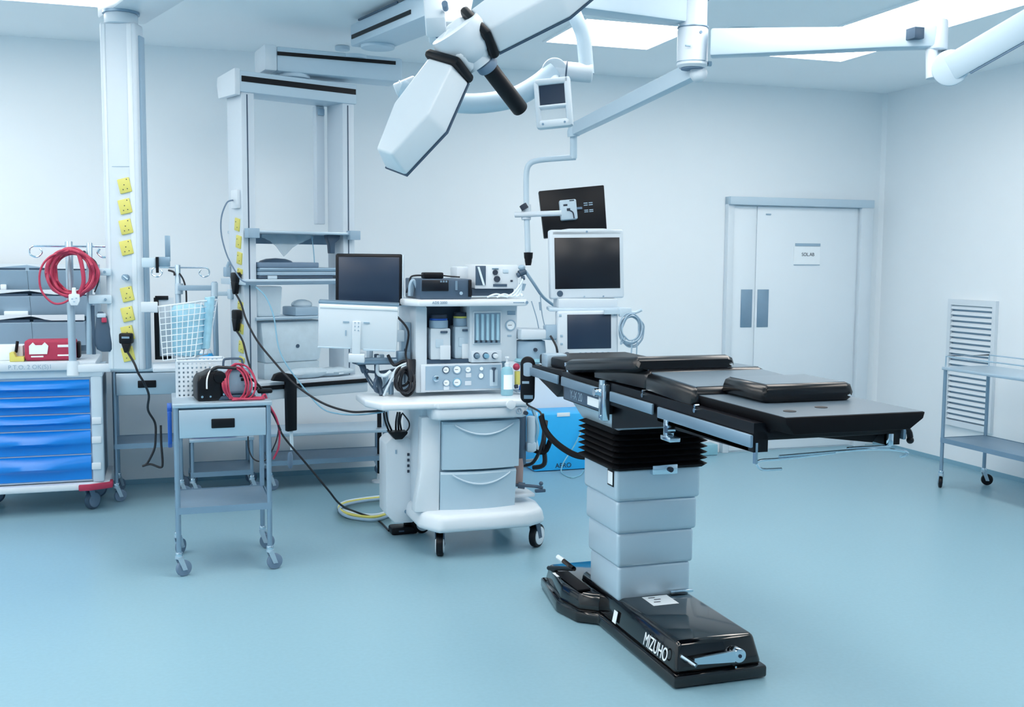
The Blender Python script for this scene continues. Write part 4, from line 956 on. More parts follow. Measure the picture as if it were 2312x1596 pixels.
for o, u, L in (((bx0, by0, bz0), (1, 0, 0), bx1 - bx0), ((bx0, by1, bz0), (1, 0, 0), bx1 - bx0), ((bx0, by0, bz0), (0, 1, 0), by1 - by0), ((bx1, by0, bz0), (0, 1, 0), by1 - by0)):
    lattice(MB(), o, u, (0, 0, 1), L, bz1 - bz0, 11 if L > 0.2 else 8, 8, 0.0065).build('lattice_side', M_WHITE, t)
MB().tube([(bx0, by0, bz1), (bx1, by0, bz1), (bx1, by1, bz1), (bx0, by1, bz1)], 0.006, 8, 1, True).build('rim', M_WHITE, t)
MB().box((bx0 + 0.005, by0 + 0.006, bz0 + 0.007), (bx1 - 0.005, by1 - 0.006, bz1 - 0.03), 0.01).build('liner', M_PLAST2, t)
t = thing('blue_pouch', 'blue pouch hanging on the left side of the front steel trolley', 'pouch', (0.018, 5.6, 0.75))
MB().prism([(5.44, 0.66), (5.56, 0.62), (5.66, 0.66), (5.66, 0.82), (5.44, 0.82)], 0.008, 0.028, Matrix(((0, 0, 1, -0.004), (1, 0, 0, 0), (0, 1, 0, 0), (0, 0, 0, 1))), 0.006).build('pouch', M_BLUE3, t)
MB().box((0.003, 5.46, 0.815), (0.026, 5.64, 0.838), 0.003).build('hanging_strip', M_BLUE3, t)
c = V((0.30, 7.34, 0.3865))
t = thing('blue_tray', 'deep blue plastic tray on the low bench trolley behind the front trolley', 'tray', c)
p = MB()
p.prism([(-0.15, -0.09), (0.15, -0.09), (0.15, 0.09), (-0.15, 0.09)], 0, 0.05, Matrix.Translation(c), 0.008, [(-0.13, -0.08), (0.13, -0.08), (0.13, 0.08), (-0.13, 0.08)])
p.build('lower_tray', M_BLUE3, t)
MB().prism([(-0.11, -0.07), (0.11, -0.07), (0.11, 0.07), (-0.11, 0.07)], 0.048, 0.08, Matrix.Translation(c), 0.006).build('lid', M_BLUE, t)
MB().cbox(c + V((0.125, -0.05, 0.075)), (0.03, 0.04, 0.03), 0.004).build('catch', M_BLACK, t)

# ------------------------------------------------------------------ blue drawer cart at the left edge
Yk = 6.93
CT = thing('drawer_cart', 'white hospital cart with five blue drawers at the left edge of the photo', 'cart', (-0.75, 7.15, 0))
kx1 = PY(206, 950, Yk).x; kxl = -1.20; kw1 = PY(233, 950, Yk).x
kz = [PY(100, y, Yk).z for y in (858, 897, 937, 974, 1030, 1089)]
MB().box((kxl, Yk + 0.012, 0.20), (kx1 + 0.01, Yk + 0.50, kz[0] + 0.01)).build('body', M_PLAST, CT)
for ya_, yb_ in ((Yk - 0.01, Yk + 0.05), (Yk + 0.45, Yk + 0.50)): MB().box((kx1, ya_, 0.19), (kw1, yb_, kz[0] + 0.06), 0.014).build('corner_post', M_PLAST2, CT)
MB().box((kw1 - 0.02, Yk + 0.05, 0.20), (kw1 - 0.004, Yk + 0.45, kz[0] + 0.04)).build('side_wall', M_DGREY, CT)
for i in range(5):
    za, zb = kz[i + 1] + 0.003, kz[i] - 0.004
    hgt = zb - za
    rings = []
    for k in range(9):
        u = k / 8; x = kxl + 0.01 + (kx1 - 0.006 - kxl - 0.01) * u
        g = math.sin(math.pi * min(1, max(0, (u - 0.15) / 0.85))) ** 0.8
        yb_ = Yk + 0.010
        rings.append([(x, yb_, za), (x, yb_ - 0.010, za + 0.004), (x, yb_ - 0.012, za + hgt * 0.34), (x, yb_ - 0.014 - 0.020 * g, za + hgt * 0.42), (x, yb_ - 0.016 - 0.034 * g, za + hgt * 0.52), (x, yb_ - 0.016 - 0.022 * g, za + hgt * 0.72), (x, yb_ - 0.012, za + hgt * 0.93), (x, yb_, zb), (x, Yk + 0.03, zb), (x, Yk + 0.03, za)])
    MB().loft(rings).build('drawer', M_BLUE, CT, angle=60)
for y_ in (950, 993, 1052):
    c = PY(218, y_, Yk - 0.012); MB().cbox(c, (0.055, 0.012, 0.042), 0.004).build('side_clip', M_WHITE, CT)
rim = [(kxl - 0.05, Yk - 0.03), (kx1 - 0.02, Yk - 0.03), (kw1 + 0.03, Yk + 0.02), (kw1 + 0.03, Yk + 0.54), (kxl - 0.05, Yk + 0.54)]
MB().prism(rim, 0.150, 0.192, bev=0.012).build('bottom_rim', M_WHITE, CT)
ca = [(kx1 - 0.08, Yk - 0.045), (kx1 - 0.01, Yk - 0.045), (kw1 + 0.045, Yk + 0.015), (kw1 + 0.045, Yk + 0.10), (kw1 + 0.02, Yk + 0.10), (kw1 + 0.015, Yk + 0.03), (kx1 - 0.02, Yk - 0.02), (kx1 - 0.08, Yk - 0.02)]
MB().prism(ca, 0.148, 0.186, bev=0.006).build('corner_bumper', M_REDB, CT)
for x_, y_, a_ in ((kx1 - 0.03, Yk + 0.09, 0.9), (kx1 - 0.03, Yk + 0.45, 0.3), (-1.08, Yk + 0.09, 1.1), (-1.08, Yk + 0.45, 0.2)):
    c = caster(CT, x_, y_, 0.058, 0.152, a_, M_DGREY, M_TIRE, 0.03, M_TIRE, 0.03)
ktz = kz[0] + 0.012
MB().box((kxl - 0.03, Yk - 0.012, ktz), (kw1 + 0.004, Yk + 0.5, ktz + 0.048), 0.006).build('top_frame', M_PLAST2, CT)
KTZ = PY(100, 818, Yk - 0.02).z
MB().box((kxl - 0.05, Yk - 0.04, ktz + 0.046), (kw1 - 0.03, Yk + 0.52, KTZ), 0.010).build('top', M_PLAST, CT)
c = PY(68, 829, Yk - 0.0405)
text('P.T.O. 2 OK(S)1', 0.036, facing((c.x, Yk - 0.0405, c.z)), M_GREY, 'top_lettering', CT, 0.0006, 1.0)
# things on the cart
def on(px, y): return PY(px, 800, y).x
t = thing('red_bag', 'red zipped bag with a white window lying on the blue-drawer cart', 'bag', (on(118, 7.0), 7.0, KTZ))
x0, x1 = on(55, 6.99), on(172, 6.99); zt_ = PY(100, 768, 6.99).z
MB().box((x0, 6.99, KTZ + 0.001), (x1, 7.15, zt_), 0.018, 3).build('bag', M_REDB, t)
MB().prism([(0, 0), (0.10, 0), (0.108, 0.05), (0.088, 0.072), (0.072, 0.055), (0.036, 0.055), (0.022, 0.072), (0, 0.05)], 0, 0.003, frame(PY(66, 800, 6.986) , (1, 0, 0), (0, 0, 1))).build('white_window', M_PAPER, t)
MB().box(PY(70, 807, 6.988), PY(98, 803, 6.988) + V((0, 0.004, 0)), 0.001).box(PY(130, 804, 6.988), PY(156, 800, 6.988) + V((0, 0.004, 0)), 0.001).box(PY(130, 784, 6.988), PY(158, 778, 6.988) + V((0, 0.004, 0)), 0.001).build('white_print', M_LABEL, t)
MB().box((x1 - 0.002, 7.03, KTZ + 0.01), (x1 + 0.022, 7.11, zt_ - 0.015), 0.010).build('black_strap', M_BLACK, t)
t = thing('yellow_box', 'low yellow box tucked beside the red bag on the cart', 'box', (on(40, 6.98), 7.0, KTZ))
MB().prism([(on(21, 6.98), KTZ + 0.001), (on(54, 6.98), KTZ + 0.001), (on(54, 6.98), PY(50, 806, 6.98).z), (on(35, 6.98), PY(50, 806, 6.98).z), (on(31, 6.98), PY(25, 796, 6.98).z), (on(21, 6.98), PY(25, 796, 6.98).z)], 6.98, 7.06, Matrix(((1, 0, 0, 0), (0, 0, 1, 0), (0, 1, 0, 0), (0, 0, 0, 1))), 0.004).build('box', M_YEL, t)
t = thing('paper_box', 'white carton at the left end of the cart top', 'box', (on(10, 7.08), 7.1, KTZ))
MB().box((on(-40, 7.08), 7.08, KTZ + 0.001), (on(52, 7.08), 7.24, PY(20, 781, 7.08).z), 0.003).build('carton', M_PAPER, t)
t = thing('black_marker', 'short black marker standing in front of the white carton on the cart', 'marker', PY(38, 797, 7.07))
MB().cyl(PY(36, 796, 7.065), PY(39.5, 770, 7.065), 0.009, n=12, bev=0.003).build('barrel', M_BLACK, t)

# ------------------------------------------------------------------ tilt-bin rack behind the cart
Yb = 7.42
t = thing('tilt_bin_rack', 'grey three-row rack of tilt bins on the back wall above the cart', 'bin rack', (-0.75, Yb, 1.2))
def bx(px): return PY(px, 650, Yb).x
for rw, (yt, yl, px_d) in enumerate(((597, 655, 64), (655, 715, 68), (712, 782, 70))):
    za, zb = PY(60, yl, Yb).z, PY(60, yt, Yb).z
    hh = zb - za
    ends = [(-1.55), bx(px_d) - 0.001, bx(px_d) + 0.001, bx(215 if rw < 2 else 190)]
    for a, b in ((ends[0], ends[1]), (ends[2], ends[3])):
        sec = [(Yb + 0.02, za), (Yb - 0.04, zb - hh * 0.24), (Yb - 0.034, zb - hh * 0.22), (Yb + 0.20, zb - hh * 0.22), (Yb + 0.20, za)]
        tr = MB().prism(sec, a, b, Matrix(((0, 0, 1, 0), (1, 0, 0, 0), (0, 1, 0, 0), (0, 0, 0, 1)))).build('bin', M_GREY, t)
        L = b - a
        # scooped opening: rim strip with a dark slot
        MB().box((a + 0.01, Yb - 0.030, zb - hh * 0.215), (b - 0.01, Yb - 0.02, zb - hh * 0.13)).build('slot', M_DGREY, tr)
        pts = []
        for k in range(9):
            u = k / 8; q = (1 - u) if a < ends[1] - 0.1 and b == ends[1] else u
            pts.append((a + L * u, zb - hh * 0.02 - hh * 0.14 * (min(1, q * 3.2) ** 1.2 if True else 0)))
        poly = pts + [(b, zb + 0.004), (a, zb + 0.004)]
        MB().prism(poly, Yb - 0.042, Yb - 0.034, Matrix(((1, 0, 0, 0), (0, 0, 1, 0), (0, 1, 0, 0), (0, 0, 0, 1)))).build('rim', M_WHITE, tr)
MB().box((-1.56, Yb + 0.20, PY(60, 800, Yb).z), (bx(222), Yb + 0.23, PY(60, 597, Yb).z)).build('back_plate', M_GREY, t)
MB().box((bx(208), Yb + 0.14, 0.0), (bx(222), Yb + 0.20, PY(60, 640, Yb).z)).box((-1.57, Yb + 0.14, 0.0), (-1.53, Yb + 0.20, PY(60, 640, Yb).z)).build('upright', M_PLAST2, t)
for i, (pxa, pxb, ya, yb_, lb) in enumerate(((2, 15, 642, 655, 'small white carton on the middle row of the tilt-bin rack'), (10, 64, 702, 714, 'flat white packet lying on the lowest row of the tilt-bin rack'))):
    a, b = PY(pxa, yb_, Yb), PY(pxb, ya, Yb)
    q = thing('white_packet', lb, 'packet', (a.x, Yb, a.z))
    MB().box((a.x, Yb - 0.02, a.z + 0.002), (b.x, Yb + 0.10, b.z), 0.004).build('packet', M_PAPER, q)

# ------------------------------------------------------------------ white supply column hanging from the ceiling (left)
P0 = DD(233, 440, 5.500); P0.z = 0
n_ang = rad(-20)                                  # column turned so that its right flank shows
SCt = thing('supply_column', 'white ceiling supply column with a row of yellow sockets, left of the steel trolley', 'ceiling pendant', (P0.x, P0.y, 0), n_ang)
SM = WM[SCt.name]
W_, D_ = 0.188, 0.113
nrm = SM.to_3x3() @ V((0, -1, 0)); SP = SM @ V((0, 0, 0))
def sc(px, py):                                    # pixel -> (u, z) on the column's front face
    q = SM.inverted() @ onplane(px, py, SP, nrm); return q.x, q.z
zb_ = sc(300, 837)[1]; zt_ = sc(270, 49)[1]
MB(SM).box((0, 0, zb_), (W_, D_, zt_), 0.014, 3).build('shaft', M_PLAST, SCt)
MB(SM).box((0.018, -0.003, zb_ + 0.01), (0.032, 0.004, zt_ - 0.01), 0.002).box((W_ - 0.046, -0.003, zb_ + 0.01), (W_ - 0.020, 0.004, zt_ - 0.01), 0.002).build('front_rib', M_WHITE, SCt)
MB(SM).box((W_ - 0.006, 0.035, zb_ + 0.004), (W_ + 0.012, 0.095, zt_ - 0.06), 0.006).build('side_channel', M_GREY, SCt)
u_, z_ = sc(285, 376); MB(SM).box((0.05, -0.0015, z_ - 0.0015), (0.165, 0.002, z_ + 0.0015)).build('panel_joint', M_GREY, SCt)
MB(SM).cyl((W_ / 2, D_ / 2, zt_ - 0.005), (W_ / 2, D_ / 2, zt_ + 0.05), 0.083, n=32, bev=0.008).build('swivel_collar', M_PLAST, SCt)
MB(SM).cyl((W_ / 2, D_ / 2, zt_ + 0.048), (W_ / 2, D_ / 2, zt_ + 0.062), 0.092, n=32).build('collar_ring', M_DSTEEL, SCt)
za_ = zt_ + 0.060
qa, qb = GZ(222, 41, za_), GZ(276, 3, za_)
ua = V((qb.x - qa.x, qb.y - qa.y, 0)).normalized()
AF = frame((qa.x, qa.y, 0), ua, V((0, 0, 1)).cross(ua))
MB(AF).box((-0.02, 0.0, za_), (1.25, 0.25, min(2.97, za_ + 0.12)), 0.014).build('ceiling_arm', M_WHITE, SCt)
MB(AF).cyl((1.08, 0.125, min(2.97, za_ + 0.12) - 0.01), (1.08, 0.125, 3.0), 0.13, n=30).build('ceiling_mount', M_WHITE, SCt)
for k, (px, py) in enumerate(((282, 419), (283, 466), (285, 512), (286, 559), (288, 664), (289, 709), (289, 752), (290, 799))):
    u_, z_ = sc(px, py)
    X = Matrix.Translation((u_, -0.004, z_)) @ Matrix.Rotation(rad(-13), 4, 'Y') @ Matrix.Scale(0.873, 4)
    q = MB(SM).cbox((0, 0, 0), (0.072, 0.012, 0.086), 0.004, X=X).build('socket', M_YEL, SCt)
    hl = MB(SM)
    for a, b in ((0, 0.004), (-0.012, -0.022), (0.014, -0.022), (0.022, 0.032)): hl.cyl((a, -0.0075, b), (a, -0.0055, b), 0.0032, n=8, X=X)
    hl.build('pin_hole', M_INK, q)
u_, z_ = sc(286, 626)
MB(SM).cyl((u_, -0.03, z_), (u_, 0.0, z_), 0.016, n=16).tube([(u_ - 0.01, -0.022, z_ + 0.01), (u_ + 0.02, -0.03, z_ - 0.012)], 0.008, k=1).build('gas_outlet', M_DSTEEL, SCt)
# clamps, rails and poles carried by the column
for (pa, pb, ya, yb_) in ((206, 250, 606, 622), (200, 252, 666, 686)):
    slab(MB(), pa, ya, pb, yb_, 5.901, 0.05, 0.005).build('rail_clamp', M_PLAST2, SCt)
    c = PY((pb - 14), (ya + yb_) / 2, 5.900); MB().cyl(c - V((0, 0.012, 0)), c, 0.007).build('clamp_screw', M_DSTEEL, SCt)
for px, py0, py1, r in ((160, 545, 842, 0.019), (202, 548, 800, 0.015)):
    MB().cyl(DD(px + (5 if px == 160 else 0), py1, 5.544), DD(px - (5 if px == 160 else 0), py0, 5.544), r, n=16, bev=0.004).build('pole', M_ALU, SCt)
p = slab(MB(), 155, 822, 250, 842, 5.936, 0.05, 0.006); p.cyl(DD(165, 848, 5.544), DD(165, 815, 5.544), 0.03, n=16).build('pole_bracket', M_PLAST, SCt)
slab(MB(), 208, 690, 213, 800, 5.936, 0.03, 0.0).build('rail_edge', M_DGREY, SCt)
def hook_tree(parent, c, spans, m=M_CHROME):
    """drip-stand hooks: thin arms with ringed ends around a pole top"""
    for dx, dy in spans:
        e = c + V((dx, dy, 0)); q = MB()
        s_ = 1 if dx > 0 else -1
        q.tube([c, e], 0.0045, k=1, n=8)
        q.tube([e, e + V((0.018 * s_, 0, -0.014)), e + V((0.016 * s_, 0, -0.045)), e + V((-0.016 * s_, 0, -0.056)), e + V((-0.040 * s_, 0, -0.034)), e + V((-0.03 * s_, 0, -0.012))], 0.0045, k=4)
        q.build('drip_hook', m, parent)
hook_tree(SCt, DD(158, 556, 5.544), ((-0.175, 0.0), (0.175, 0.026)))
hook_tree(SCt, DD(202, 556, 5.552), ((0.08, -0.035),))
c = DD(190, 570, 5.535); MB().cyl(c - V((0, 0.02, 0)), c, 0.010).build('black_knob', M_INK, SCt)
# right-hand rail parts of the column
slab(MB(), 320, 582, 352, 604, 5.779, 0.04, 0.004).build('side_clamp', M_PLAST2, SCt)
p = slab(MB(), 354, 580, 384, 602, 5.779, 0.045, 0.003); slab(p, 373, 532, 384, 590, 5.797, 0.02, 0.002).build('upright_holder', M_DSTEEL, SCt)
slab(MB(), 352, 580, 358, 616, 5.771, 0.012, 0.0).build('black_edge', M_BLACK, SCt)
slab(MB(), 318, 682, 356, 705, 5.762, 0.05, 0.004).build('side_clamp', M_PLAST, SCt)
# red hose coil hung on the left pole
q = DD(166, 622, 5.448)
t = thing('hose_coil', 'big coil of red hose hanging on the pole left of the white column', 'hose', q)
KM = Matrix.Translation(q) @ Matrix.Scale(0.873, 4) @ Matrix.Translation(-q)
random.seed(8)
p = MB(KM)
for k in range(9):
    rx, rz = 0.115 + random.uniform(-0.022, 0.022), 0.130 + random.uniform(-0.020, 0.016); ox = random.uniform(-0.016, 0.016)
    p.tube([q + V((ox + rx * math.cos(2 * math.pi * i / 16) + random.uniform(-0.004, 0.004), -0.010 * k + 0.055 + 0.014 * math.sin(3 * i + k), 0.015 + rz * math.sin(2 * math.pi * i / 16) * (1 - 0.08 * math.cos(2 * math.pi * i / 16)))) for i in range(16)], 0.0085, 7, 3, True)
p.tube([q + V((0.03, -0.02, 0.14)), q + V((0.05, -0.03, 0.05)), q + V((0.055, -0.03, -0.04)), q + V((0.03, -0.02, -0.11))], 0.012)
p.build('loops', M_RED, t)
MB(KM).tube([q + V((-0.02, -0.03, 0.145)), q + V((-0.12, -0.03, 0.11)), q + V((-0.175, -0.03, 0.03)), q + V((-0.175, -0.03, -0.08)), q + V((-0.12, -0.03, -0.155)), q + V((-0.06, -0.03, -0.16)), q + V((0.0, -0.02, -0.12))], 0.0062).build('loose_loop', M_RED, t)
MB(KM).tube([q + V((0.05, 0.05, 0.13)), q + V((0.12, 0.05, 0.08)), q + V((0.135, 0.05, -0.02)), q + V((0.11, 0.04, -0.1))], 0.004).build('thin_dark_cord', M_CABLE, t)
c = DD(168, 684, 5.430)
MB(KM).prism([(-0.03, 0.03), (-0.012, 0.034), (-0.01, 0.07), (0.01, 0.07), (0.012, 0.034), (0.03, 0.03), (0.03, -0.008), (0.018, -0.035), (-0.018, -0.035), (-0.03, -0.008)], -0.014, 0.014, frame(c, (1, 0, 0), (0, 0, 1)), 0.004).build('white_plug', M_WHITE, t)
for a, b in ((-0.01, 0.004), (0.012, 0.008), (0.0, -0.012)): MB(KM).cbox(c + V((a, -0.015, b)), (0.010, 0.003, 0.006)).build('plug_mark', M_GREY, t)
# dark grey bag hanging between the poles and the column
q = DD(228, 745, 5.552)
t = thing('grey_bag', 'slate grey bag hanging between the pole and the white column', 'bag', q)
KM = Matrix.Translation(q) @ Matrix.Scale(0.873, 4) @ Matrix.Translation(-q)
rings = []
for k, (z, wd) in enumerate(((0.11, 0.014), (0.08, 0.03), (0.0, 0.045), (-0.08, 0.055), (-0.115, 0.050), (-0.13, 0.03))):
    rings.append([q + V((wd * math.cos(2 * math.pi * i / 14) + 0.006 * k, 0.35 * wd * math.sin(2 * math.pi * i / 14), z)) for i in range(14)])
MB(KM).loft(rings).build('bag', M_DGREY, t)
MB(KM).box(q + V((-0.02, -0.02, 0.075)), q + V((0.03, 0.02, 0.10)), 0.004).build('clip', M_PLAST2, t)
MB(KM).cbox(q + V((0.02, -0.02, 0.06)), (0.03, 0.012, 0.03), 0.006).build('red_tag', M_RED, t)
# black power plug and its lead on the column
u_, z_ = sc(290, 763)
q = SM @ V((u_, -0.025, z_))
t = thing('power_plug', 'black power plug in the lower yellow sockets of the white column with its hanging lead', 'plug', q)
MB(SM).box((u_ - 0.034, -0.05, z_ - 0.028), (u_ + 0.034, -0.008, z_ + 0.028), 0.010).prism([(-0.024, 0), (0.024, 0), (0.010, -0.05), (-0.008, -0.05)], -0.014, 0.014, frame((u_, -0.03, z_ - 0.025), (1, 0, 0), (0, 0, 1)), 0.005).build('plug', M_BLACK, t)
MB(SM).cbox((u_ + 0.005, -0.051, z_ + 0.006), (0.04, 0.003, 0.010)).build('plug_print', M_DSTEEL, t)
y0_ = q.y - 0.01
pts = [SM @ V((u_ + 0.002, -0.03, z_ - 0.065)), DD(303, 820, 5.474), DD(312, 842, 5.474), DD(325, 864, 5.500), DD(336, 892, 5.631), DD(334, 925, 5.718), DD(350, 955, 5.76), DD(351, 990, 5.76), DD(348, 1015, 5.76), DD(333, 1045, 5.76), DD(322, 1052, 5.76), DD(340, 1048, 5.76), DD(362, 1055, 5.76), DD(367, 1045, 5.76), DD(364, 1000, 5.76), DD(363, 960, 5.76)]
MB().tube(pts, 0.0062).build('lead', M_CABLE, t)

# wire basket with a bag, on the column's right rail
q0 = DD(360, 700, 5.482)
t = thing('wire_basket', 'white wire basket clamped to the right side of the white column', 'basket', q0)
bl, br, tl, tr_ = DD(368, 814, 5.482), DD(440, 806, 5.535), DD(358, 692, 5.482), DD(455, 680, 5.535)
dv = V((0.087, 0.19, 0))
g = MB()
def q4(u, v): return (tl.lerp(tr_, u)).lerp(bl.lerp(br, u), v)
for i in range(8): g.tube([q4(i / 7, 0), q4(i / 7, 1)], 0.0028, 6, 1)
for j in range(10): g.tube([q4(0, j / 9), q4(1, j / 9)], 0.0028, 6, 1)
g.build('front_mesh', M_WHITE, t)
g = MB()
for i in range(8): g.tube([q4(i / 7, 0) + dv, q4(i / 7, 1) + dv * 0.8], 0.0028, 6, 1)
for j in range(10): g.tube([q4(0, j / 9) + dv * (1 - 0.2 * j / 9), q4(1, j / 9) + dv * (1 - 0.2 * j / 9)], 0.0028, 6, 1)
for s_ in (0, 1):
    for j in range(10): g.tube([q4(s_, j / 9), q4(s_, j / 9) + dv * (1 - 0.2 * j / 9)], 0.0028, 6, 1)
for i in range(8): g.tube([q4(i / 7, 1), q4(i / 7, 1) + dv * 0.8], 0.0028, 6, 1)
g.build('side_mesh', M_WHITE, t)
MB().tube([tl, tr_, tr_ + dv, tl + dv], 0.005, 8, 1, True).build('rim', M_WHITE, t)
q = q4(0.5, 0.55) + dv * 0.45
t = thing('plastic_bag', 'crinkled blue and white plastic bag stuffed into the wire basket', 'bag', q)
random.seed(3)
rings = []
for k in range(9):
    v = 0.03 + 0.93 * k / 8; ctr = q4(0.5, v) + dv * (0.5 - 0.06 * v); hw = (q4(1, v) - q4(0, v)).length * 0.475
    hh_ = 0.5 * dv.length * 0.72 * (1 - 0.15 * v)
    if k in (0, 8): hw *= 0.8; hh_ *= 0.8
    rings.append([ctr + V((hw * math.cos(2 * math.pi * i / 26) * (0.93 + random.uniform(-0.06, 0.05)), hh_ * math.sin(2 * math.pi * i / 26) * (0.9 + random.uniform(-0.14, 0.08)), random.uniform(-0.006, 0.006))) for i in range(26)])
MB().loft(rings).build('bag', M_BAG, t)
p = MB(); c = q4(1.0, 0.35) + dv * 0.55
rings = []
for k in range(6):
    z = 0.12 - 0.055 * k; rings.append([c + V((0.012 - 0.006 * k + 0.026 * math.cos(2 * math.pi * i / 12), 0.05 * math.sin(2 * math.pi * i / 12), z + random.uniform(-0.005, 0.005))) for i in range(12)])
p.loft(rings).build('overhang', M_BAG, t)
# board with a black edge behind the basket
t = thing('framed_board', 'pale board with a black edge standing behind the wire basket', 'board', DD(352, 740, 5.779))
slab(MB(), 352, 672, 392, 808, 6.011, 0.012, 0.0).build('board', M_PLAST, t)
p = slab(MB(), 350, 672, 358, 812, 6.002, 0.026, 0.002); slab(p, 350, 804, 390, 812, 6.001, 0.026, 0.002); slab(p, 350, 668, 380, 677, 6.001, 0.026, 0.002).build('edge', M_BLACK, t)
slab(MB(), 334, 690, 356, 706, 5.998, 0.03, 0.0).build('holder', M_PLAST2, t)

# drip pole between column and shelf tower, with a small shelf, and the things on it
DP = thing('drip_pole', 'drip pole with ringed hook arm and cross bar left of the shelf tower', 'drip stand', DD(402, 640, 6.45))
q = PY(462, 800, 6.74); a = PY(345, 836, 6.63)
t = thing('blue_bottle', 'white bottle with blue liquid and blue cap behind the pump', 'bottle', q)
X = Matrix.Translation((q.x, q.y, a.z + 0.012)) @ Matrix.Rotation(rad(0), 4, 'Y')
MB().lathe([(0.05, 0), (0.055, 0.01), (0.052, 0.06), (0.045, 0.075)], X, 20).build('liquid_part', M_BLUE2, t)
MB().lathe([(0.045, 0.075), (0.035, 0.095), (0.016, 0.105), (0.016, 0.112)], X, 18).build('shoulder', M_PLAST, t)
MB().lathe([(0.018, 0.112), (0.018, 0.132)], X, 16).build('cap', M_BLUE3, t)
a = PY(345, 836, 6.63)
MB().box((a.x, 6.63, a.z - 0.012), (PY(500, 836, 6.63).x, 6.90, a.z + 0.012), 0.005).build('instrument_shelf', M_PLAST, DP)
p = MB(); c = PY(420, 824, 6.72); c.z = a.z + 0.012; p.cyl(c, c + V((0, 0, 0.04)), 0.016, n=12).cyl(c + V((0, 0, 0.04)), c + V((0, 0, 0.06)), 0.006, n=8).box(c + V((-0.05, -0.02, 0)), c + V((0.02, 0.03, 0.03)), 0.006)
tt = thing('brass_valve', 'small dark valve fitting on the shelf below the wire basket', 'valve', c); p.build('valve', M_DGREY, tt)
tt = thing('dark_tubing', 'dark tubing draped along the shelf edge below the wire basket', 'tube', DD(430, 828, 6.38))
MB().tube([DD(398, 826, 6.36), DD(425, 828, 6.33), DD(445, 827, 6.33), DD(462, 818, 6.33), DD(485, 815, 6.33), DD(505, 818, 6.33)], 0.008).build('tube', M_DGREY, tt)

# right-hand drip pole between column and shelf tower
t = DP
MB().cyl(DD(405, 826, 6.45), DD(401, 598, 6.45), 0.0165, n=16, bev=0.003).build('pole', M_ALU, t)
hook_tree(t, DD(401, 604, 6.45), ((0.165, 0.0), (-0.13, 0.02)))
MB().tube([DD(405, 617, 6.43), DD(414, 632, 6.43), DD(420, 655, 6.43), DD(421, 690, 6.43)], 0.0055).build('cord', M_CABLE, t)
MB().tube([DD(380, 610, 6.43), DD(392, 614, 6.43), DD(394, 622, 6.43)], 0.006).build('cord', M_CABLE, t)
slab(MB(), 402, 644, 490, 656, 6.70, 0.02, 0.003).build('cross_bar', M_GREY, t)
MB().cyl(DD(404, 664, 6.45), DD(404, 640, 6.45), 0.024, n=16).build('pole_clamp', M_PLAST2, t)
MB().cyl(DD(489, 826, 6.46), DD(484, 636, 6.46), 0.016, n=16, bev=0.003).build('second_pole', M_DSTEEL, t)
MB().cyl(DD(484, 670, 6.46), DD(484, 638, 6.46), 0.021, n=16).build('pole_clamp', M_PLAST2, t)
slab(MB(), 488, 658, 530, 668, 6.70, 0.02, 0.003).cyl(PY(516, 663, 6.70), PY(516, 663, 6.69), 0.008).build('side_arm', M_PLAST2, t)
# ------------------------------------------------------------------ shelf tower hanging from the ceiling
TP = DD(548, 500, 6.30); TP.z = 0
TA = rad(21)
TW = thing('shelf_tower', 'ceiling-hung equipment tower of white columns and shelves left of the machine', 'ceiling pendant', (TP.x, TP.y, 0), TA)
TM = WM[TW.name]; TI = TM.inverted()
tn = TM.to_3x3() @ V((0, -1, 0)); te = TM.to_3x3() @ V((-1, 0, 0))
def tf(px, py):                                   # pixel on the tower's front plane -> (u, z)
    q = TI @ onplane(px, py, TM @ V((0, 0, 0)), tn); return q.x, q.z
def tend(px, py):                                 # pixel on the left end plane -> (v, z)
    q = TI @ onplane(px, py, TM @ V((0, 0, 0)), te); return q.y, q.z
def t3(u, v, z): return TM @ V((u, v, z))
LT = tf(800, 300)[0]
zt = tf(548, 208)[1]; zc = tf(548, 160)[1]; zb = tf(580, 880)[1]
DV = 0.20
for u0, u1 in ((0.0, 0.085), (LT - 0.085, LT)):
    cl = MB(TM).box((u0, 0, zb), (u1, DV, zt + 0.01), 0.008).build('column', M_PLAST, TW)
    MB(TM).box((u0 + 0.034, -0.0015, zb + 0.01), (u0 + 0.042, 0.004, zt - 0.01)).build('groove', M_DGREY, cl)
hd_ = MB(TM).prism([(-0.01, zt), (LT + 0.012, zt), (LT + 0.012, zc), (-0.01, zc)], -0.012, DV + 0.02, Matrix(((1, 0, 0, 0), (0, 0, 1, 0), (0, 1, 0, 0), (0, 0, 0, 1))), 0.008).build('head_beam', M_PLAST2, TW)
MB(TM).box((0.0, -0.016, tf(560, 186)[1]), (LT + 0.004, -0.010, tf(560, 173)[1])).build('black_strip', M_BLACK, hd_)
MB(TM).prism([(-0.022, zt - 0.012), (-0.03, zt + 0.02), (DV + 0.01, zt + 0.02), (DV + 0.03, zt + 0.05)][:0] or [(-0.016, zt - 0.02), (-0.016, zc + 0.012), (DV + 0.03, zc - 0.015), (DV + 0.04, zc - 0.06), (DV + 0.02, zt - 0.02)], -0.045, -0.008, Matrix(((0, 0, 1, 0), (1, 0, 0, 0), (0, 1, 0, 0), (0, 0, 0, 1))), 0.008).build('end_cap', M_WHITE, TW)
q = MB(TM).box((LT - 0.16, DV + 0.0, zt - 0.75), (LT - 0.10, DV + 0.05, zt), 0.006).build('rear_rail', M_PLAST, TW)
MB(TM).box((LT - 0.15, DV - 0.02, zt - 0.06), (LT - 0.11, DV, zt - 0.02), 0.003).build('rear_fitting', M_GREY, q)
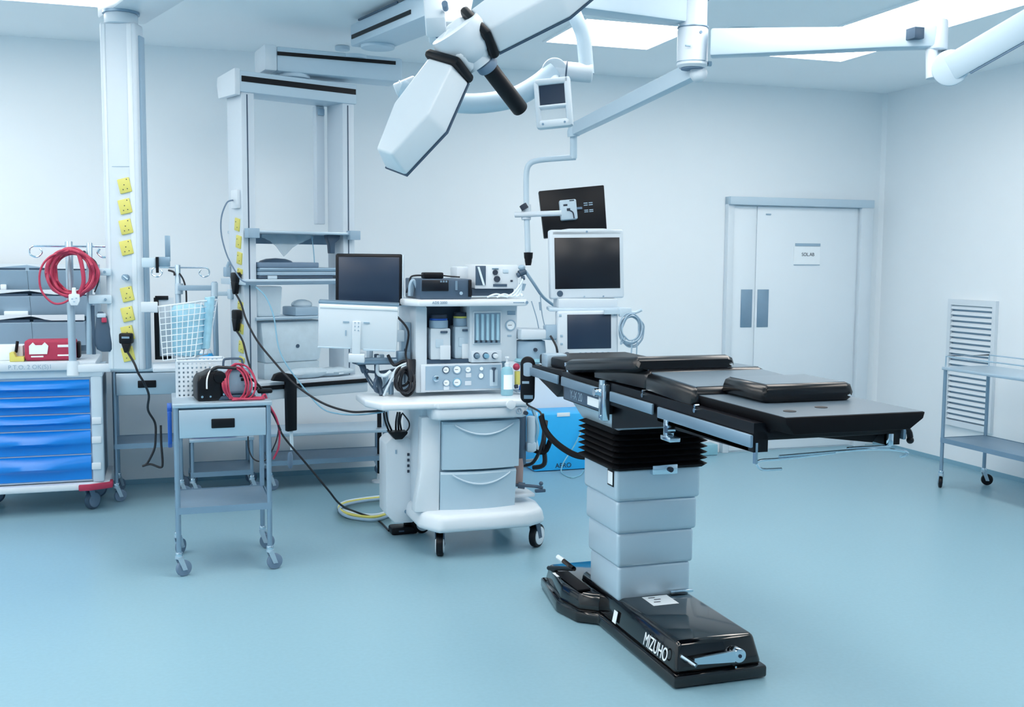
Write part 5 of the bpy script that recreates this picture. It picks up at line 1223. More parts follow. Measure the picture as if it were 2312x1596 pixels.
# sockets on the left end face
for px, py, hgt in ((537, 507, 0.075), (540, 546, 0.075), (542, 583, 0.072), (543, 612, 0.03), (544, 690, 0.05), (545, 742, 0.06), (546, 783, 0.07), (547, 812, 0.035)):
    v_, z_ = tend(px, py)
    X = Matrix.Translation((-0.003, v_, z_)) @ Matrix.Rotation(rad(10), 4, 'X')
    s_ = MB(TM).cbox((0, 0, 0), (0.012, 0.062, hgt), 0.004, X=X).build('socket', M_YEL, TW)
    MB(TM).cyl((-0.0075, 0.012, hgt * 0.2), (-0.0055, 0.012, hgt * 0.2), 0.003, n=8, X=X).cyl((-0.0075, -0.012, -hgt * 0.2), (-0.0055, -0.012, -hgt * 0.2), 0.003, n=8, X=X).build('pin_hole', M_INK, s_)
v_, z_ = tend(535, 450)
MB(TM).box((-0.022, v_ - 0.05, z_ - 0.055), (0.0, v_ + 0.04, z_ + 0.055), 0.006).build('data_box', M_WHITE, TW)
v_, z_ = tend(520, 610)
MB(TM).box((-0.03, v_ - 0.01, z_ - 0.04), (0.0, v_ + 0.04, z_ + 0.02), 0.006).cyl((-0.02, v_, z_ + 0.02), (-0.01, v_ - 0.01, z_ + 0.05), 0.01).build('gas_outlet', M_GREY, TW)
v_, z_ = tend(524, 664)
MB(TM).box((-0.02, v_ - 0.02, z_ - 0.03), (0.0, v_ + 0.03, z_ + 0.03), 0.006).build('gas_outlet', M_PLAST2, TW)
# shelves
S = {}
for nm, py, u0, u1, th, front, back in (('a', 521, 0.01, LT - 0.01, 0.016, -0.06, 0.24), ('b', 630, -0.02, LT + 0.0, 0.034, -0.07, 0.28), ('c', 716, 0.07, LT - 0.085, 0.018, -0.02, 0.26)):
    z_ = tf(600, py)[1]; S[nm] = z_
    sh = MB(TM).box((u0, front, z_ - th), (u1, back, z_), 0.003).build('shelf', M_STEEL if nm != 'b' else M_PLAST2, TW)
    if nm == 'a':
        MB(TM).box((u0 + 0.04, back - 0.01, z_ - 0.075), (u1 - 0.04, back, z_)).build('shelf_apron', M_GREY, sh)
        for u in (0.0, LT - 0.075): MB(TM).box((u, -0.07, z_ - 0.045), (u + 0.075, -0.02, z_ + 0.012), 0.003).build('shelf_clamp', M_GREY, sh)
    if nm == 'b':
        MB(TM).box((u0, front - 0.006, z_ - 0.030), (u1, front, z_ - 0.012)).build('front_rail', M_DSTEEL, sh)
# bottom slab with black rail
zs1 = tf(580, 872)[1]
bs = MB(TM).box((0.02, -0.10, zs1 - 0.075), (LT + 0.03, 0.34, zs1 + 0.03), 0.006).build('bottom_slab', M_PLAST, TW)
MB(TM).box((0.0, -0.112, zs1 - 0.014), (LT + 0.025, -0.100, zs1 + 0.012), 0.002).build('black_rail', M_BLACK, bs)
SZ = zs1 + 0.031
# things on the tower shelves
t = thing('camera_bracket', 'small slate-blue bracket hanging under the top shelf of the tower', 'bracket', t3(LT - 0.15, 0.0, S['a'] - 0.05))
MB(TM).prism([(-0.05, 0.0), (0.05, 0.0), (0.045, -0.025), (0.012, -0.05), (0.010, -0.115), (-0.022, -0.115), (-0.026, -0.06)], 0.0, 0.04, frame((LT - 0.155, 0.04, S['a'] - 0.017), (1, 0, 0), (0, 0, 1)), 0.004).build('bracket', M_DGREY, t)
t = thing('clear_drape', 'pale plastic drape drooping below the top shelf of the tower', 'plastic sheet', t3(0.3, 0.1, S['a'] - 0.1))
z_ = S['a'] - 0.018
rr = []
for k in range(13):
    u = 0.17 + 0.36 * k / 12; dr_ = 0.02 + 0.115 * math.exp(-((k - 5) / 2.3) ** 2) + 0.02 * math.exp(-((k - 9) / 2.0) ** 2)
    rr.append([(u, 0.10 + 0.012 * math.sin(k * 1.7), z_), (u, 0.104 + 0.012 * math.sin(k * 1.7), z_), (u, 0.105 + 0.02 * math.sin(k * 1.3), z_ - dr_), (u, 0.101 + 0.02 * math.sin(k * 1.3), z_ - dr_)])
MB(TM).loft(rr).build('sheet', M_CLEAR, t)
t = thing('tray_stack', 'stack of grey instrument trays topped by a dark domed lid on the tower shelf', 'trays', t3(0.3, 0.1, S['b']))
z0 = S['b'] + 0.001
MB(TM).box((0.09, -0.02, z0 + 0.0), (LT - 0.17, 0.24, z0 + 0.020), 0.006).build('bottom_tray', M_DGREY, t)
MB(TM).box((0.09, -0.03, z0 + 0.020), (LT - 0.10, 0.25, z0 + 0.044), 0.008).build('middle_tray', M_GREY, t)
MB(TM).box((0.09, -0.03, z0 + 0.044), (LT - 0.14, 0.25, z0 + 0.068), 0.006).build('upper_tray', M_DSTEEL, t)
MB(TM).box((0.09, -0.02, z0 + 0.068), (LT - 0.27, 0.24, z0 + 0.100), 0.006).build('top_tray', M_TIRE, t)
MB(TM).lathe([(0.105, 0), (0.095, 0.010), (0.06, 0.022), (0.0, 0.027)], Matrix.Translation((0.26, 0.10, z0 + 0.099)), 26).build('domed_lid', M_DGREY, t)
MB(TM).box((0.14, -0.04, z0 + 0.0), (0.20, -0.025, z0 + 0.02), 0.003).build('pale_clip', M_PLAST2, t)
t = thing('clear_jug', 'tall clear plastic container at the left of the middle tower shelf', 'container', t3(0.14, 0.1, S['c']))
z0 = S['c'] + 0.001
MB(TM).prism([(0.10, 0.02), (0.25, 0.02), (0.25, 0.16), (0.10, 0.16)], z0, S['b'] - 0.045, bev=0.01, top=[(0.09, 0.01), (0.26, 0.01), (0.26, 0.17), (0.09, 0.17)]).build('container', M_CLEAR, t)
t = thing('clear_tub', 'low clear tub of plastic packs on the middle tower shelf, right part', 'tub', t3(0.40, 0.1, S['c']))
MB(TM).prism([(0.34, 0.0), (0.50, 0.0), (0.50, 0.18), (0.34, 0.18)], z0, z0 + 0.055, bev=0.008).build('tub', M_GREY, t)
MB(TM).ball((0.43, 0.09, z0 + 0.066), 0.06, (1.1, 1.1, 0.55)).build('packs', M_FILM, t)
t = thing('plastic_tote', 'big grey translucent tote of supplies under the middle tower shelf', 'tote', t3(0.3, 0.1, SZ))
MB(TM).prism([(0.14, 0.02), (0.52, 0.02), (0.52, 0.27), (0.14, 0.27)], SZ + 0.10, S['c'] - 0.03, bev=0.02, top=[(0.11, 0.01), (0.56, 0.01), (0.56, 0.28), (0.11, 0.28)]).build('tote', M_FILM, t)
MB(TM).box((0.14, 0.03, SZ), (0.52, 0.27, SZ + 0.101), 0.01).build('bottom_box', M_CLEAR, t)
MB(TM).cyl((0.36, 0.012, SZ + 0.20), (0.36, 0.024, SZ + 0.20), 0.012, n=12).build('dark_cap', M_DGREY, t)
random.seed(21)
for k, (u, v, a, b, h, lb) in enumerate(((0.40, -0.02, 0.16, 0.065, 0.062, 'bulging clear plastic pack on the bottom slab of the tower, left'), (0.60, 0.0, 0.15, 0.075, 0.05, 'flat shiny plastic pack on the bottom slab of the tower, right'))):
    t = thing('plastic_pack', lb, 'plastic pack', t3(u, v, SZ))
    rings = []
    for j in range(8):
        f = j / 7; rr_ = math.sin(math.pi * (0.12 + 0.80 * f)) ** 0.6
        rings.append([(u + a * rr_ * math.cos(2 * math.pi * i / 24) * random.uniform(0.93, 1.05), v + b * rr_ * math.sin(2 * math.pi * i / 24) * random.uniform(0.9, 1.06), SZ + 0.001 + h * f + random.uniform(0, 0.004)) for i in range(24)])
    MB(TM).loft(rings).build('pack', M_FILM, t)
# black bracket hooked over the bottom rail
u_, z_ = tf(632, 850)
t = thing('black_bracket', 'black angled bracket hooked over the bottom rail of the tower', 'bracket', t3(u_, -0.13, z_))
F = frame((tf(590, 836)[0], -0.118, tf(590, 836)[1]), (1, 0, 0), (0, 0, 1))
ua = [(tf(px, 900)[0] - tf(590, 836)[0], tf(630, py)[1] - tf(590, 836)[1]) for px, py in ((590, 852), (597, 838), (612, 834), (642, 842), (645, 860), (644, 966), (622, 967), (621, 856))]
MB(TM).prism(ua, 0.0, 0.035, F, 0.006).build('bar', M_BLACK, t)
a_ = tf(636, 968); b_ = tf(634, 1050)
t = thing('hanging_probe', 'thin white probe with a grey tip hanging below the black bracket', 'probe', t3(a_[0], -0.13, a_[1]))
MB(TM).tube([(a_[0], -0.125, a_[1]), (a_[0] + 0.004, -0.125, (a_[1] + b_[1]) / 2)], 0.011, k=1).build('stem', M_WCABLE, t)
MB(TM).lathe([(0.008, 0.0), (0.016, 0.02), (0.017, 0.08), (0.010, 0.10)], Matrix.Translation((b_[0], -0.125, b_[1])), 14).build('tip', M_TIRE, t)

# pendant arms between ceiling and tower
t = thing('pendant_arm', 'white swing arm with a black strip above the shelf tower', 'ceiling pendant', DD(760, 140, 6.45))
a, b = DD(625, 138, 6.40), DD(893, 158, 6.75)
L = (b - a).length; u = V((b.x - a.x, b.y - a.y, 0)).normalized(); zz = DD(640, 160, 6.40).z; zy = DD(640, 104, 6.40).z
AF = frame((a.x, a.y, 0), u, V((0, 0, 1)).cross(u))
MB(AF).box((0, 0.0, zz), (L + 0.05, 0.22, zy), 0.015).build('beam', M_PLAST2, t)
MB(AF).prism([(-0.005, zz + 0.0), (-0.005, zy + 0.005), (0.24, zy + 0.0), (0.25, zy - 0.05), (0.23, zz)], -0.075, 0.002, Matrix(((0, 0, 1, 0), (1, 0, 0, 0), (0, 1, 0, 0), (0, 0, 0, 1))), 0.012).build('end_cap', M_WHITE, t)
s0, s1 = AF.inverted() @ onplane(626, 120, AF @ V((0, 0, 0)), AF.to_3x3() @ V((0, -1, 0))), AF.inverted() @ onplane(893, 142, AF @ V((0, 0, 0)), AF.to_3x3() @ V((0, -1, 0)))
MB(AF).prism([(s0.x, s0.z - 0.012), (s1.x, s1.z - 0.012), (s1.x, s1.z + 0.010), (s0.x, s0.z + 0.010)], -0.005, 0.002, Matrix(((1, 0, 0, 0), (0, 0, 1, 0), (0, 1, 0, 0), (0, 0, 0, 1)))).build('black_strip', M_BLACK, t)
c0 = AF @ V((0.13, 0.11, 0))
MB().cyl((c0.x, c0.y, zz - 0.022), (c0.x, c0.y, zz + 0.005), 0.105, n=34, bev=0.008).build('bearing_cover', M_PLAST2, t)
MB().cyl((c0.x, c0.y, tf(548, 160)[1] - 0.01), (c0.x, c0.y, zz - 0.01), 0.075, n=28).build('pivot', M_PLAST2, t)
c1 = AF @ V((L - 0.26, 0.03, 0))
MB().cyl((c1.x, c1.y, zy - 0.005), (c1.x, c1.y, 2.82), 0.075, n=28).build('upper_pivot', M_PLAST2, t)
t = thing('pendant_arm', 'upper white pendant arm with a black side strip running up towards the surgical light', 'ceiling pendant', DD(860, 70, 6.3))
qa, qb = GZ(795, 84, 2.885), GZ(928, 27, 2.885)
u = V((qb.x - qa.x, qb.y - qa.y, 0)).normalized()
AF = frame((qa.x, qa.y, 0), u, V((0, 0, 1)).cross(u))
bm_ = MB(AF).box((-0.03, 0.0, 2.835), (1.45, 0.235, 2.965), 0.012).build('beam', M_PLAST2, t)
MB(AF).box((0.0, -0.005, 2.874), ((qb - qa).length, 0.002, 2.897)).build('black_strip', M_BLACK, bm_)
MB(AF).box((0.10, -0.006, 2.962), (0.62, 0.004, 2.972)).build('ceiling_gap_shade', M_DGREY, bm_)  # dark strip painted for the shade between beam and ceiling
MB(AF).cyl((0.10, 0.12, 2.815), (0.10, 0.12, 2.837), 0.10, n=34, bev=0.006).build('bearing_cover', M_PLAST2, t)
MB(AF).cyl((1.30, 0.12, 2.96), (1.30, 0.12, 3.0), 0.10, n=30).build('ceiling_mount', M_PLAST2, t)
c = GZ(773, 104, 3.0)
t = thing('smoke_detector', 'tiny white ceiling fitting just left of the upper pendant arm', 'ceiling fitting', c)
MB().cyl(c - V((0, 0, 0.03)), c, 0.05, n=20, bev=0.008).build('body', M_PLAST2, t)

# loose cables of the tower
t = thing('black_plug', 'black plug in the tower socket beside the upper shelf with its long lead', 'plug', t3(-0.03, 0.1, tend(541, 634)[1]))
def plug(px, py, par):
    v_, z_ = tend(px, py)
    MB(TM).box((-0.045, v_ - 0.04, z_ - 0.02), (-0.006, v_ + 0.035, z_ + 0.04), 0.010).prism([(-0.036, 0.0), (0.036, 0.0), (0.012, -0.075), (-0.012, -0.075)], -0.016, 0.016, frame((-0.028, v_, z_ - 0.015), (0, -1, 0), (0, 0, 1)), 0.006).build('plug', M_BLACK, par)
    return TM @ V((-0.028, v_, z_ - 0.085))
e = plug(541, 630, t)
MB().tube([e, DD(544, 685, 6.22), DD(556, 722, 6.15), DD(580, 768, 6.1), DD(615, 812, 6.05), DD(660, 862, 6.0), DD(700, 893, 5.95), DD(740, 915, 5.9), DD(790, 929, 5.85), DD(830, 929, 5.82), DD(864, 927, 5.8)], 0.0062).build('lead', M_CABLE, t)
t = thing('black_plug', 'lower black plug on the tower end face with its lead dropping to the floor', 'plug', t3(-0.03, 0.1, tend(543, 716)[1]))
e = plug(543, 714, t)
MB().tube([e, DD(548, 770, 6.22), DD(560, 815, 6.15), DD(575, 855, 6.05), DD(600, 905, 6.0), DD(625, 950, 6.0), DD(640, 985, 6.0), DD(690, 1045, 6.05), DD(740, 1105, 6.1), DD(770, 1140, 6.2), GZ(810, 1158, 0.03), GZ(850, 1172, 0.012), GZ(878, 1198, 0.012)], 0.0062).build('lead', M_CABLE, t)
MB().tube([DD(560, 985, 6.0), DD(562, 1015, 6.0), DD(575, 1038, 6.0), DD(600, 1038, 6.0), DD(622, 1000, 6.0), DD(630, 965, 6.0)], 0.004).build('slack_loop', M_CABLE, t)
t = thing('data_lead', 'thin grey lead looping from the white box on the tower end face', 'cable', t3(-0.04, 0.1, tend(535, 450)[1]))
MB().tube([t3(-0.018, tend(532, 452)[0], tend(532, 452)[1]), DD(512, 458, 6.2), DD(500, 490, 6.2), DD(500, 530, 6.2), DD(512, 575, 6.2), DD(530, 610, 6.2), DD(545, 632, 6.2), DD(556, 637, 6.2)], 0.0045).build('lead', M_TIRE, t)
t = thing('blue_tubing', 'thin pale blue tubing sagging from the tower shelf to the machine', 'tube', DD(640, 800, 6.2))
MB().tube([DD(578, 648, 6.24), DD(600, 670, 6.2), DD(618, 715, 6.15), DD(628, 780, 6.1), DD(645, 820, 6.05), DD(680, 868, 6.0), DD(725, 920, 5.9), DD(765, 934, 5.85), DD(815, 936, 5.82), DD(866, 930, 5.8)], 0.0042).build('tube', M_BCABLE, t)
t = thing('drain_tubing', 'thin tubing hanging below the top tower shelf near its right end', 'tube', DD(705, 560, 6.6))
MB().tube([DD(704, 535, 6.62), DD(708, 565, 6.62), DD(710, 596, 6.62)], 0.003).build('tubing', M_BCABLE, t)

# ------------------------------------------------------------------ ceiling boom with post, long arm, spring arm
BP = DD(1564, 80, 5.0)
BM_ = thing('ceiling_boom', 'white ceiling boom with a thick post, a long right arm and a drooping monitor arm', 'ceiling boom', (BP.x, BP.y, 3.0))
zj = DD(1564, 147, 5.0).z
MB().cyl((BP.x, BP.y, zj + 0.005), (BP.x, BP.y, 3.0), 0.066, n=32).build('post', M_PLAST, BM_)
MB().lathe([(0.060, -0.012), (0.072, 0.0), (0.072, 0.16), (0.068, 0.17)], Matrix.Translation((BP.x, BP.y, zj)), 32).build('arm_joint', M_PLAST, BM_)
for z_ in (zj + 0.012, zj + 0.172, zj + 0.30):
    MB().cyl((BP.x, BP.y, z_), (BP.x, BP.y, z_ + 0.004), 0.0735, n=32).build('joint_seam', M_DSTEEL, BM_)
MB().cyl((BP.x, BP.y, zj - 0.018), (BP.x, BP.y, zj - 0.008), 0.052, n=28).build('joint_base', M_TIRE, BM_)
for px, py in ((1583, 72), (1577, 2)):
    c = DD(px, py, 4.93); MB().cyl(c, c + V((0.0, 0.03, 0)), 0.007).build('joint_screw', M_INK2, BM_)
MB().cbox(DD(1553, 103, 4.925), (0.026, 0.01, 0.008), 0.002).cyl((BP.x + 0.07, BP.y - 0.02, zj + 0.01), (BP.x + 0.088, BP.y - 0.022, zj + 0.01), 0.012).build('stop_tab', M_GREY, BM_)
# long right arm
e0, e1 = DD(1595, 98, 4.95), DD(2112, 84, 4.72)
e0.z = (DD(1600, 72, 4.95).z + DD(1600, 125, 4.95).z) / 2; e1.z = (DD(2095, 62, 4.72).z + DD(2095, 107, 4.72).z) / 2
u = (e1 - e0).normalized()
LF = frame(e0, u, (0, 0, 1)); LL = (e1 - e0).length
MB(LF).loft([[(x, h0, -0.045), (x, h1, -0.045), (x, h1 + 0.008, 0.0), (x, h1, 0.045), (x, h0, 0.045), (x, h0 - 0.004, 0.0)] for x, h0, h1 in ((0.02, -0.062, 0.060), (0.25, -0.058, 0.056), (LL - 0.2, -0.046, 0.045), (LL, -0.046, 0.046))], bev=0.010).build('long_arm', M_PLAST2, BM_)
c = DD(2061, 78, 4.70)
MB().cbox((c.x, c.y + 0.0, c.z), (0.05, 0.09, 0.048), 0.002, X=None).build('arm_label', M_DGREY, BM_)
MB().cyl(DD(2115, 115, 4.72), DD(2117, 46, 4.72), 0.046, n=26, bev=0.010).build('elbow', M_PLAST, BM_)
MB().cyl(DD(2104, 178, 4.72), DD(2104, 112, 4.72), 0.026, n=20, bev=0.004).build('elbow_stem', M_PLAST, BM_)
q = DD(2146, 153, 4.70); ax = (V((0, 0, EYE)) - q).normalized()
MB().cyl(q - ax * 0.05, q + ax * 0.05, 0.078, n=34, bev=0.008).build('knuckle', M_PLAST2, BM_)
f0, f1 = DD(2146, 153, 4.69), DD(2420, -5, 4.3)
FF = frame(f0, f1 - f0, ax.cross(f1 - f0))
MB(FF).box((0.0, -0.060, -0.045), ((f1 - f0).length, 0.058, 0.04), 0.012).build('front_spring_arm', M_PLAST2, BM_)
MB(FF).box((0.07, -0.068, -0.035), ((f1 - f0).length, -0.058, 0.035), 0.004).build('arm_cover', M_TIRE, BM_)
# high arm towards the surgical light
g0, g1 = DD(1545, 26, 5.0), DD(1190, 6, 4.62)
zl, zh = DD(1532, 56, 5.0).z, 2.955
u = V((g1.x - g0.x, g1.y - g0.y, 0)).normalized()
GF = frame((g0.x, g0.y, 0), u, V((0, 0, 1)).cross(u))
MB(GF).box((0.02, -0.06, zl), ((g1 - g0).length, 0.06, zh), 0.015).build('high_arm', M_PLAST2, BM_)
# spring arm down to the monitor pole
k0 = DD(1580, 152, 5.02); k1 = DD(1300, 291, 6.15)
MB().tube([DD(1574, 138, 5.02), DD(1576, 165, 5.03)], 0.036, k=1, n=18).ball(DD(1577, 166, 5.03), 0.042).build('spring_knuckle', M_PLAST, BM_)
SF = frame(k0, k1 - k0, (k1 - k0).cross(V((0, 1, 0))).cross(k1 - k0) if False else V((0, 0, 1)))
SL = (k1 - k0).length
MB(SF).loft([[(x, -h, -0.03), (x, h * 0.9, -0.03), (x, h, 0.0), (x, h * 0.9, 0.03), (x, -h, 0.03)] for x, h in ((0.0, 0.043), (SL * 0.5, 0.042), (SL, 0.038))], bev=0.010).build('spring_arm', M_PLAST2, BM_)
MB().tube([DD(1312, 287, 6.13), DD(1296, 292, 6.16), DD(1295, 308, 6.17)], 0.036, k=3, n=14).build('arm_end', M_PLAST2, BM_)
pl_ = [DD(1295, 300, 6.18), DD(1295, 358, 6.20)]
MB().tube(pl_, 0.021, k=1, n=14).build('drop_tube', M_PLAST2, BM_)
pts = [DD(1300, 355, 6.20), DD(1255, 358, 6.20), DD(1215, 362, 6.20), DD(1196, 370, 6.20), DD(1189, 388, 6.20), DD(1188, 430, 6.20), DD(1189, 480, 6.20), DD(1192, 570, 6.20)]
MB().tube(pts, 0.0165, n=12, k=5).build('monitor_pole', M_PLAST2, BM_)
MB().lathe([(0.016, -0.075), (0.021, -0.05), (0.021, -0.042), (0.025, -0.03), (0.027, 0.0)], Matrix.Translation(DD(1193, 570, 6.20)), 18).build('black_pole_grip', M_BLACK, BM_)
MB().tube([DD(1163, 485, 6.19), DD(1190, 484, 6.17), DD(1268, 481, 6.15)], 0.016, k=1, n=12).cyl(DD(1188, 496, 6.20), DD(1188, 462, 6.20), 0.028, n=16).build('cross_bar', M_PLAST, BM_)
MB().cyl(DD(1186, 472, 6.17), DD(1180, 462, 6.17), 0.022, n=14).build('clamp_knob', M_INK, BM_)
# monitor seen from behind
c = DD(1294, 476, 6.33)
R = Matrix.Translation(c) @ Matrix.Rotation(rad(-14), 4, 'Z') @ Matrix.Rotation(rad(-5.5), 4, 'Y') @ Matrix.Rotation(rad(-6), 4, 'X')
t = thing('hanging_monitor', 'black monitor seen from behind, hung tilted on the boom pole', 'monitor', c)
MB(R).prism([(-0.190, -0.150), (0.188, -0.132), (0.196, 0.135), (-0.196, 0.132)], -0.022, 0.022, Matrix(((1, 0, 0, 0), (0, 0, -1, 0), (0, 1, 0, 0), (0, 0, 0, 1))), 0.006).build('shell', M_BLACK, t)
MB(R).box((-0.18, 0.020, -0.128), (0.18, 0.025, 0.124)).build('screen', M_SCREEN2, t)
MB(R).box((-0.085, -0.070, -0.058), (0.015, -0.022, 0.060), 0.008).build('mount_box', M_PLAST2, t)
mk = MB(R)
for a, b, w_, h_ in ((-0.052, 0.028, 0.024, 0.010), (-0.012, 0.052, 0.028, 0.006), (-0.036, 0.0, 0.020, 0.016)): mk.cbox((a, -0.071, b), (w_, 0.004, h_), 0.001)
mk.tube([(-0.03, -0.072, -0.005), (-0.012, -0.074, -0.02), (-0.008, -0.074, -0.055)], 0.0035); mk.build('mount_slot', M_INK, t)
for b in (0.036, 0.024, -0.006, -0.016):
    for a in (0.075, 0.105): MB(R).cbox((a, -0.0235, b), (0.024, 0.004, 0.006), 0.001).build('rear_port', M_GREY, t)
MB(R).box((0.012, -0.045, 0.0), (0.05, -0.03, 0.014), 0.003).build('side_pin', M_TIRE, t)

# ------------------------------------------------------------------ surgical light
hub = DD(1048, 98, 3.42)
axis = (CX * 0.54 - CY * 0.74 + FW * 0.38).normalized()        # direction the light shines
def camdir(r_, u_, f_): return (CX * r_ + CY * u_ + FW * f_).normalized()
SL_ = thing('surgical_light', 'white multi-armed surgical light with a black handle at the top centre', 'surgical light', hub)
def pod(dirv, nrm, r0, L, w0, w1, w2):
    """one lamp arm: dirv runs out from the hub, nrm is the outward normal of its closed back"""
    dirv = dirv.normalized(); nrm = (nrm - dirv * nrm.dot(dirv)).normalized(); side = nrm.cross(dirv)
    F = Matrix(((dirv.x, side.x, nrm.x, hub.x), (dirv.y, side.y, nrm.y, hub.y), (dirv.z, side.z, nrm.z, hub.z), (0, 0, 0, 1)))
    rim = [(r0, -w0), (r0 + L * 0.50, -w1), (r0 + L, -w2), (r0 + L, w2), (r0 + L * 0.50, w1), (r0, w0)]
    crown = [(r0, -w0 * 0.80), (r0 + L * 0.50, -w1 * 0.76), (r0 + L * 0.95, -w2 * 0.70), (r0 + L * 0.95, w2 * 0.70), (r0 + L * 0.50, w1 * 0.76), (r0, w0 * 0.80)]
    o = MB(F).prism(rim, -0.045, 0.050, bev=0.009, top=crown, seg=3).build('lamp_pod', M_WHITE, SL_)
    MB(F).prism([(x, y * 1.012) for x, y in rim], -0.050, -0.044).build('rim_seam', M_DGREY, o)
    MB(F).prism([(r0 + (x - r0) * 0.97 + 0.005, y * 0.92) for x, y in rim], -0.056, -0.049, bev=0.002).build('lens', M_GLASS, o)
    h_ = w0 * 1.10
    MB(F).prism([(r0 - 0.030, -h_), (r0 + 0.003, -h_), (r0 + 0.003, h_), (r0 - 0.030, h_)], -0.054, 0.060, bev=0.014).build('black_band', M_BLACK, o)
    MB(F).prism([(-0.03, -w0 * 0.9), (r0 - 0.026, -w0 * 0.97), (r0 - 0.026, w0 * 0.97), (-0.03, w0 * 0.9)], -0.044, 0.048, bev=0.02, seg=3).build('pod_neck', M_WHITE, SL_)
    return o
pod(camdir(-0.506, -0.862, -0.14), camdir(-0.46, 0.28, -0.84), 0.105, 0.365, 0.066, 0.098, 0.048)
pod(camdir(0.83, 0.55, 0.06), camdir(-0.30, 0.50, -0.81), 0.075, 0.50, 0.080, 0.120, 0.075)
FH = along(hub, hub + axis)
MB(FH).lathe([(0.085, -0.055), (0.092, -0.03), (0.092, 0.02), (0.075, 0.045), (0.055, 0.06), (0.05, 0.085)], None, 30).build('hub', M_PLAST, SL_)
h0 = hub + axis * 0.08; h1 = hub + axis * 0.30
MB().cyl(DD(1103, 152, 3.46), DD(1176, 248, 3.60), 0.028, n=24, bev=0.006).build('sterile_handle', M_BLACK, SL_)
MB().cyl(DD(1092, 138, 3.44), DD(1104, 154, 3.46), 0.036, n=24, bev=0.006).build('handle_socket', M_TIRE, SL_)
# spring arm behind the head, up to the ceiling
a0, a1 = DD(1010, 70, 3.62), DD(1052, -130, 4.0)
AF = frame(a0, a1 - a0, CX)
MB(AF).box((-0.02, -0.065, -0.05), ((a1 - a0).length, 0.06, 0.05), 0.012).build('suspension_arm', M_PLAST, SL_)
a0, a1 = DD(984, 55, 3.52), DD(970, -120, 3.8)
AF = frame(a0, a1 - a0, CX)
MB(AF).box((-0.02, -0.035, -0.04), ((a1 - a0).length, 0.034, 0.04), 0.010).build('arm_cover', M_WHITE, SL_)
c = DD(1004, 8, 3.45); MB().cyl(c, c + FW * 0.05, 0.010).cyl(DD(990, 78, 3.55), DD(994, 72, 3.6), 0.014).build('arm_screw', M_TIRE, SL_)
MB().cyl(DD(1000, -130, 4.0) + V((0, 0, -0.06)), V((DD(1000, -130, 4.0).x, DD(1000, -130, 4.0).y, 3.0)), 0.08, n=24).build('ceiling_tube', M_PLAST, SL_)
# curved yoke with its joints and the control handle
yk = [DD(908, 200, 3.85), DD(960, 220, 3.85), (DD(1030, 232, 3.84)), DD(1090, 233, 3.83), DD(1160, 220, 3.82), DD(1215, 190, 3.82), DD(1252, 158, 3.82)]
MB().tube(yk, 0.036, n=14, k=6).build('yoke', M_PLAST2, SL_)
MB().cyl(DD(892, 204, 3.85), DD(940, 184, 3.85), 0.024, n=18, bev=0.006).ring(DD(908, 197, 3.85), DD(945, 182, 3.85) - DD(886, 208, 3.85), 0.024, 0.003).build('left_joint', M_WHITE, SL_)
MB().cyl(DD(1252, 160, 3.80), DD(1252, 160, 3.86), 0.046, n=24, bev=0.006).cyl(DD(1250, 158, 3.83), DD(1338, 166, 3.83), 0.034, n=20, bev=0.008).build('right_joint', M_PLAST, SL_)
MB().ring(DD(1278, 161, 3.83), DD(1338, 166, 3.83) - DD(1250, 158, 3.83), 0.034, 0.003).build('joint_seam', M_DGREY, SL_)
MB().tube([DD(1325, 168, 3.83), DD(1322, 130, 3.83), DD(1316, 80, 3.83), DD(1300, 40, 3.83), DD(1275, -20, 3.85)], 0.027, n=14).build('riser_tube', M_PLAST2, SL_)
cp = DD(1249, 232, 3.78)
CPF = frame(cp, CX * 0.985 + CY * 0.07 - FW * 0.15, CY)
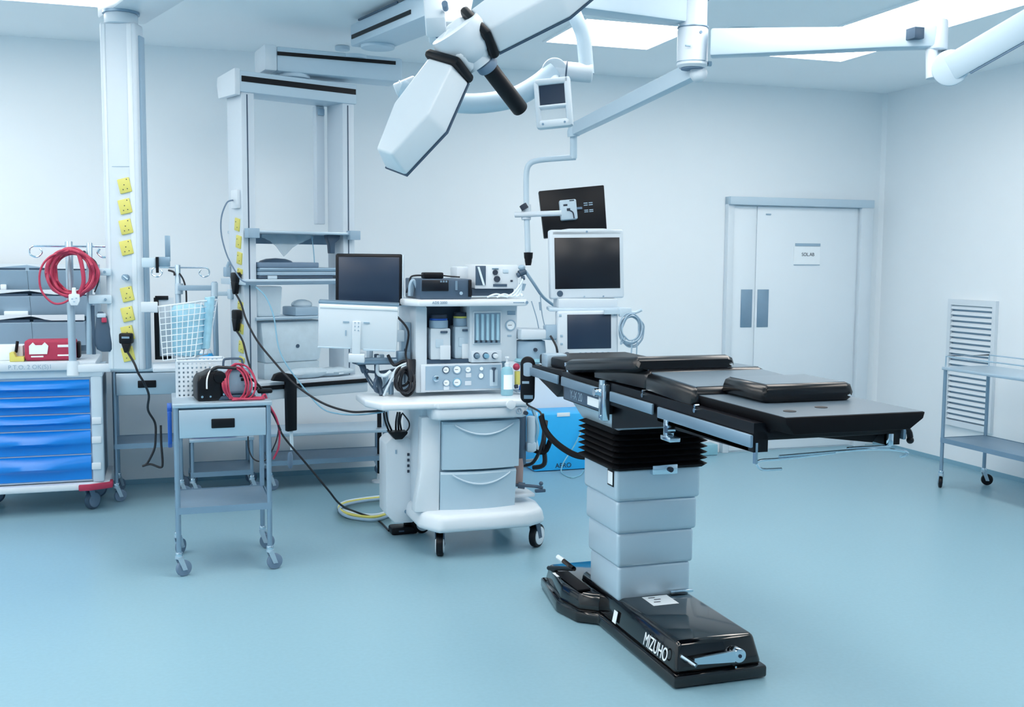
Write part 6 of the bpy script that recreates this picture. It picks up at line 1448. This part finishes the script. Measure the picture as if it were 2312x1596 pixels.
CPN = SL_
o = MB(CPF)
for a, b in (((-0.064, -0.088), (-0.046, 0.075)), ((0.044, -0.088), (0.066, 0.085)), ((-0.06, -0.090), (0.06, -0.062)), ((-0.06, -0.020), (0.06, -0.008)), ((-0.06, 0.062), (0.062, 0.085))):
    o.box((a[0], a[1], -0.018), (b[0], b[1], 0.018), 0.006)
hp = o.build('control_handle', M_PLAST, SL_)
MB(CPF).box((-0.05, -0.012, -0.010), (0.048, 0.066, 0.012)).build('control_screen', M_SCREEN, hp)
for a in (-0.04, 0.038): MB(CPF).cyl((a, -0.076, 0.016), (a, -0.076, 0.020), 0.004, n=10).build('handle_screw', M_INK2, hp)
MB().cyl(DD(1250, 190, 3.80), DD(1250, 165, 3.82), 0.022, n=14).build('handle_stem', M_PLAST, SL_)

# ------------------------------------------------------------------ boxes at the back wall
x0, z0, x1, z1 = rect(1206, 1061, 1420, 928, 7.36)
t = thing('blue_box', 'bright blue box with a white label standing at the back wall beyond the machine', 'box', (x0 + 0.3, 7.36, 0))
MB().box((x0, 7.36, 0.004), (x0 + 0.62, 7.70, z1), 0.012).build('box', M_BLUE2, t)
p = MB(); slab(p, 1258, 931, 1287, 941, 7.356, 0.006, 0.001); p.build('white_label', M_LABEL, t)
c = PY(1272, 1051, 7.3585); text('AERO', 0.05, facing((c.x, 7.3585, c.z)), M_INK, 'lettering', t, 0.001, 1.0)
MB().tube([PY(1320, 950, 7.33), PY(1305, 990, 7.32), PY(1288, 1020, 7.32), PY(1272, 1045, 7.3), GZ(1268, 1066, 0.01), GZ(1290, 1078, 0.006), GZ(1310, 1072, 0.006), GZ(1318, 1062, 0.006)], 0.0045).build('clear_tube', M_TEAL, t)
x0, z0, x1, z1 = rect(1500, 1034, 1621, 1013, 7.60)
t = thing('teal_step', 'low pale teal block at the back wall just right of the table column', 'step', (x1 - 0.2, 7.6, 0))
MB().box((x0, 7.60, 0.003), (x1, 7.725, max(z1, 0.09)), 0.006).build('block', M_TEAL, t)
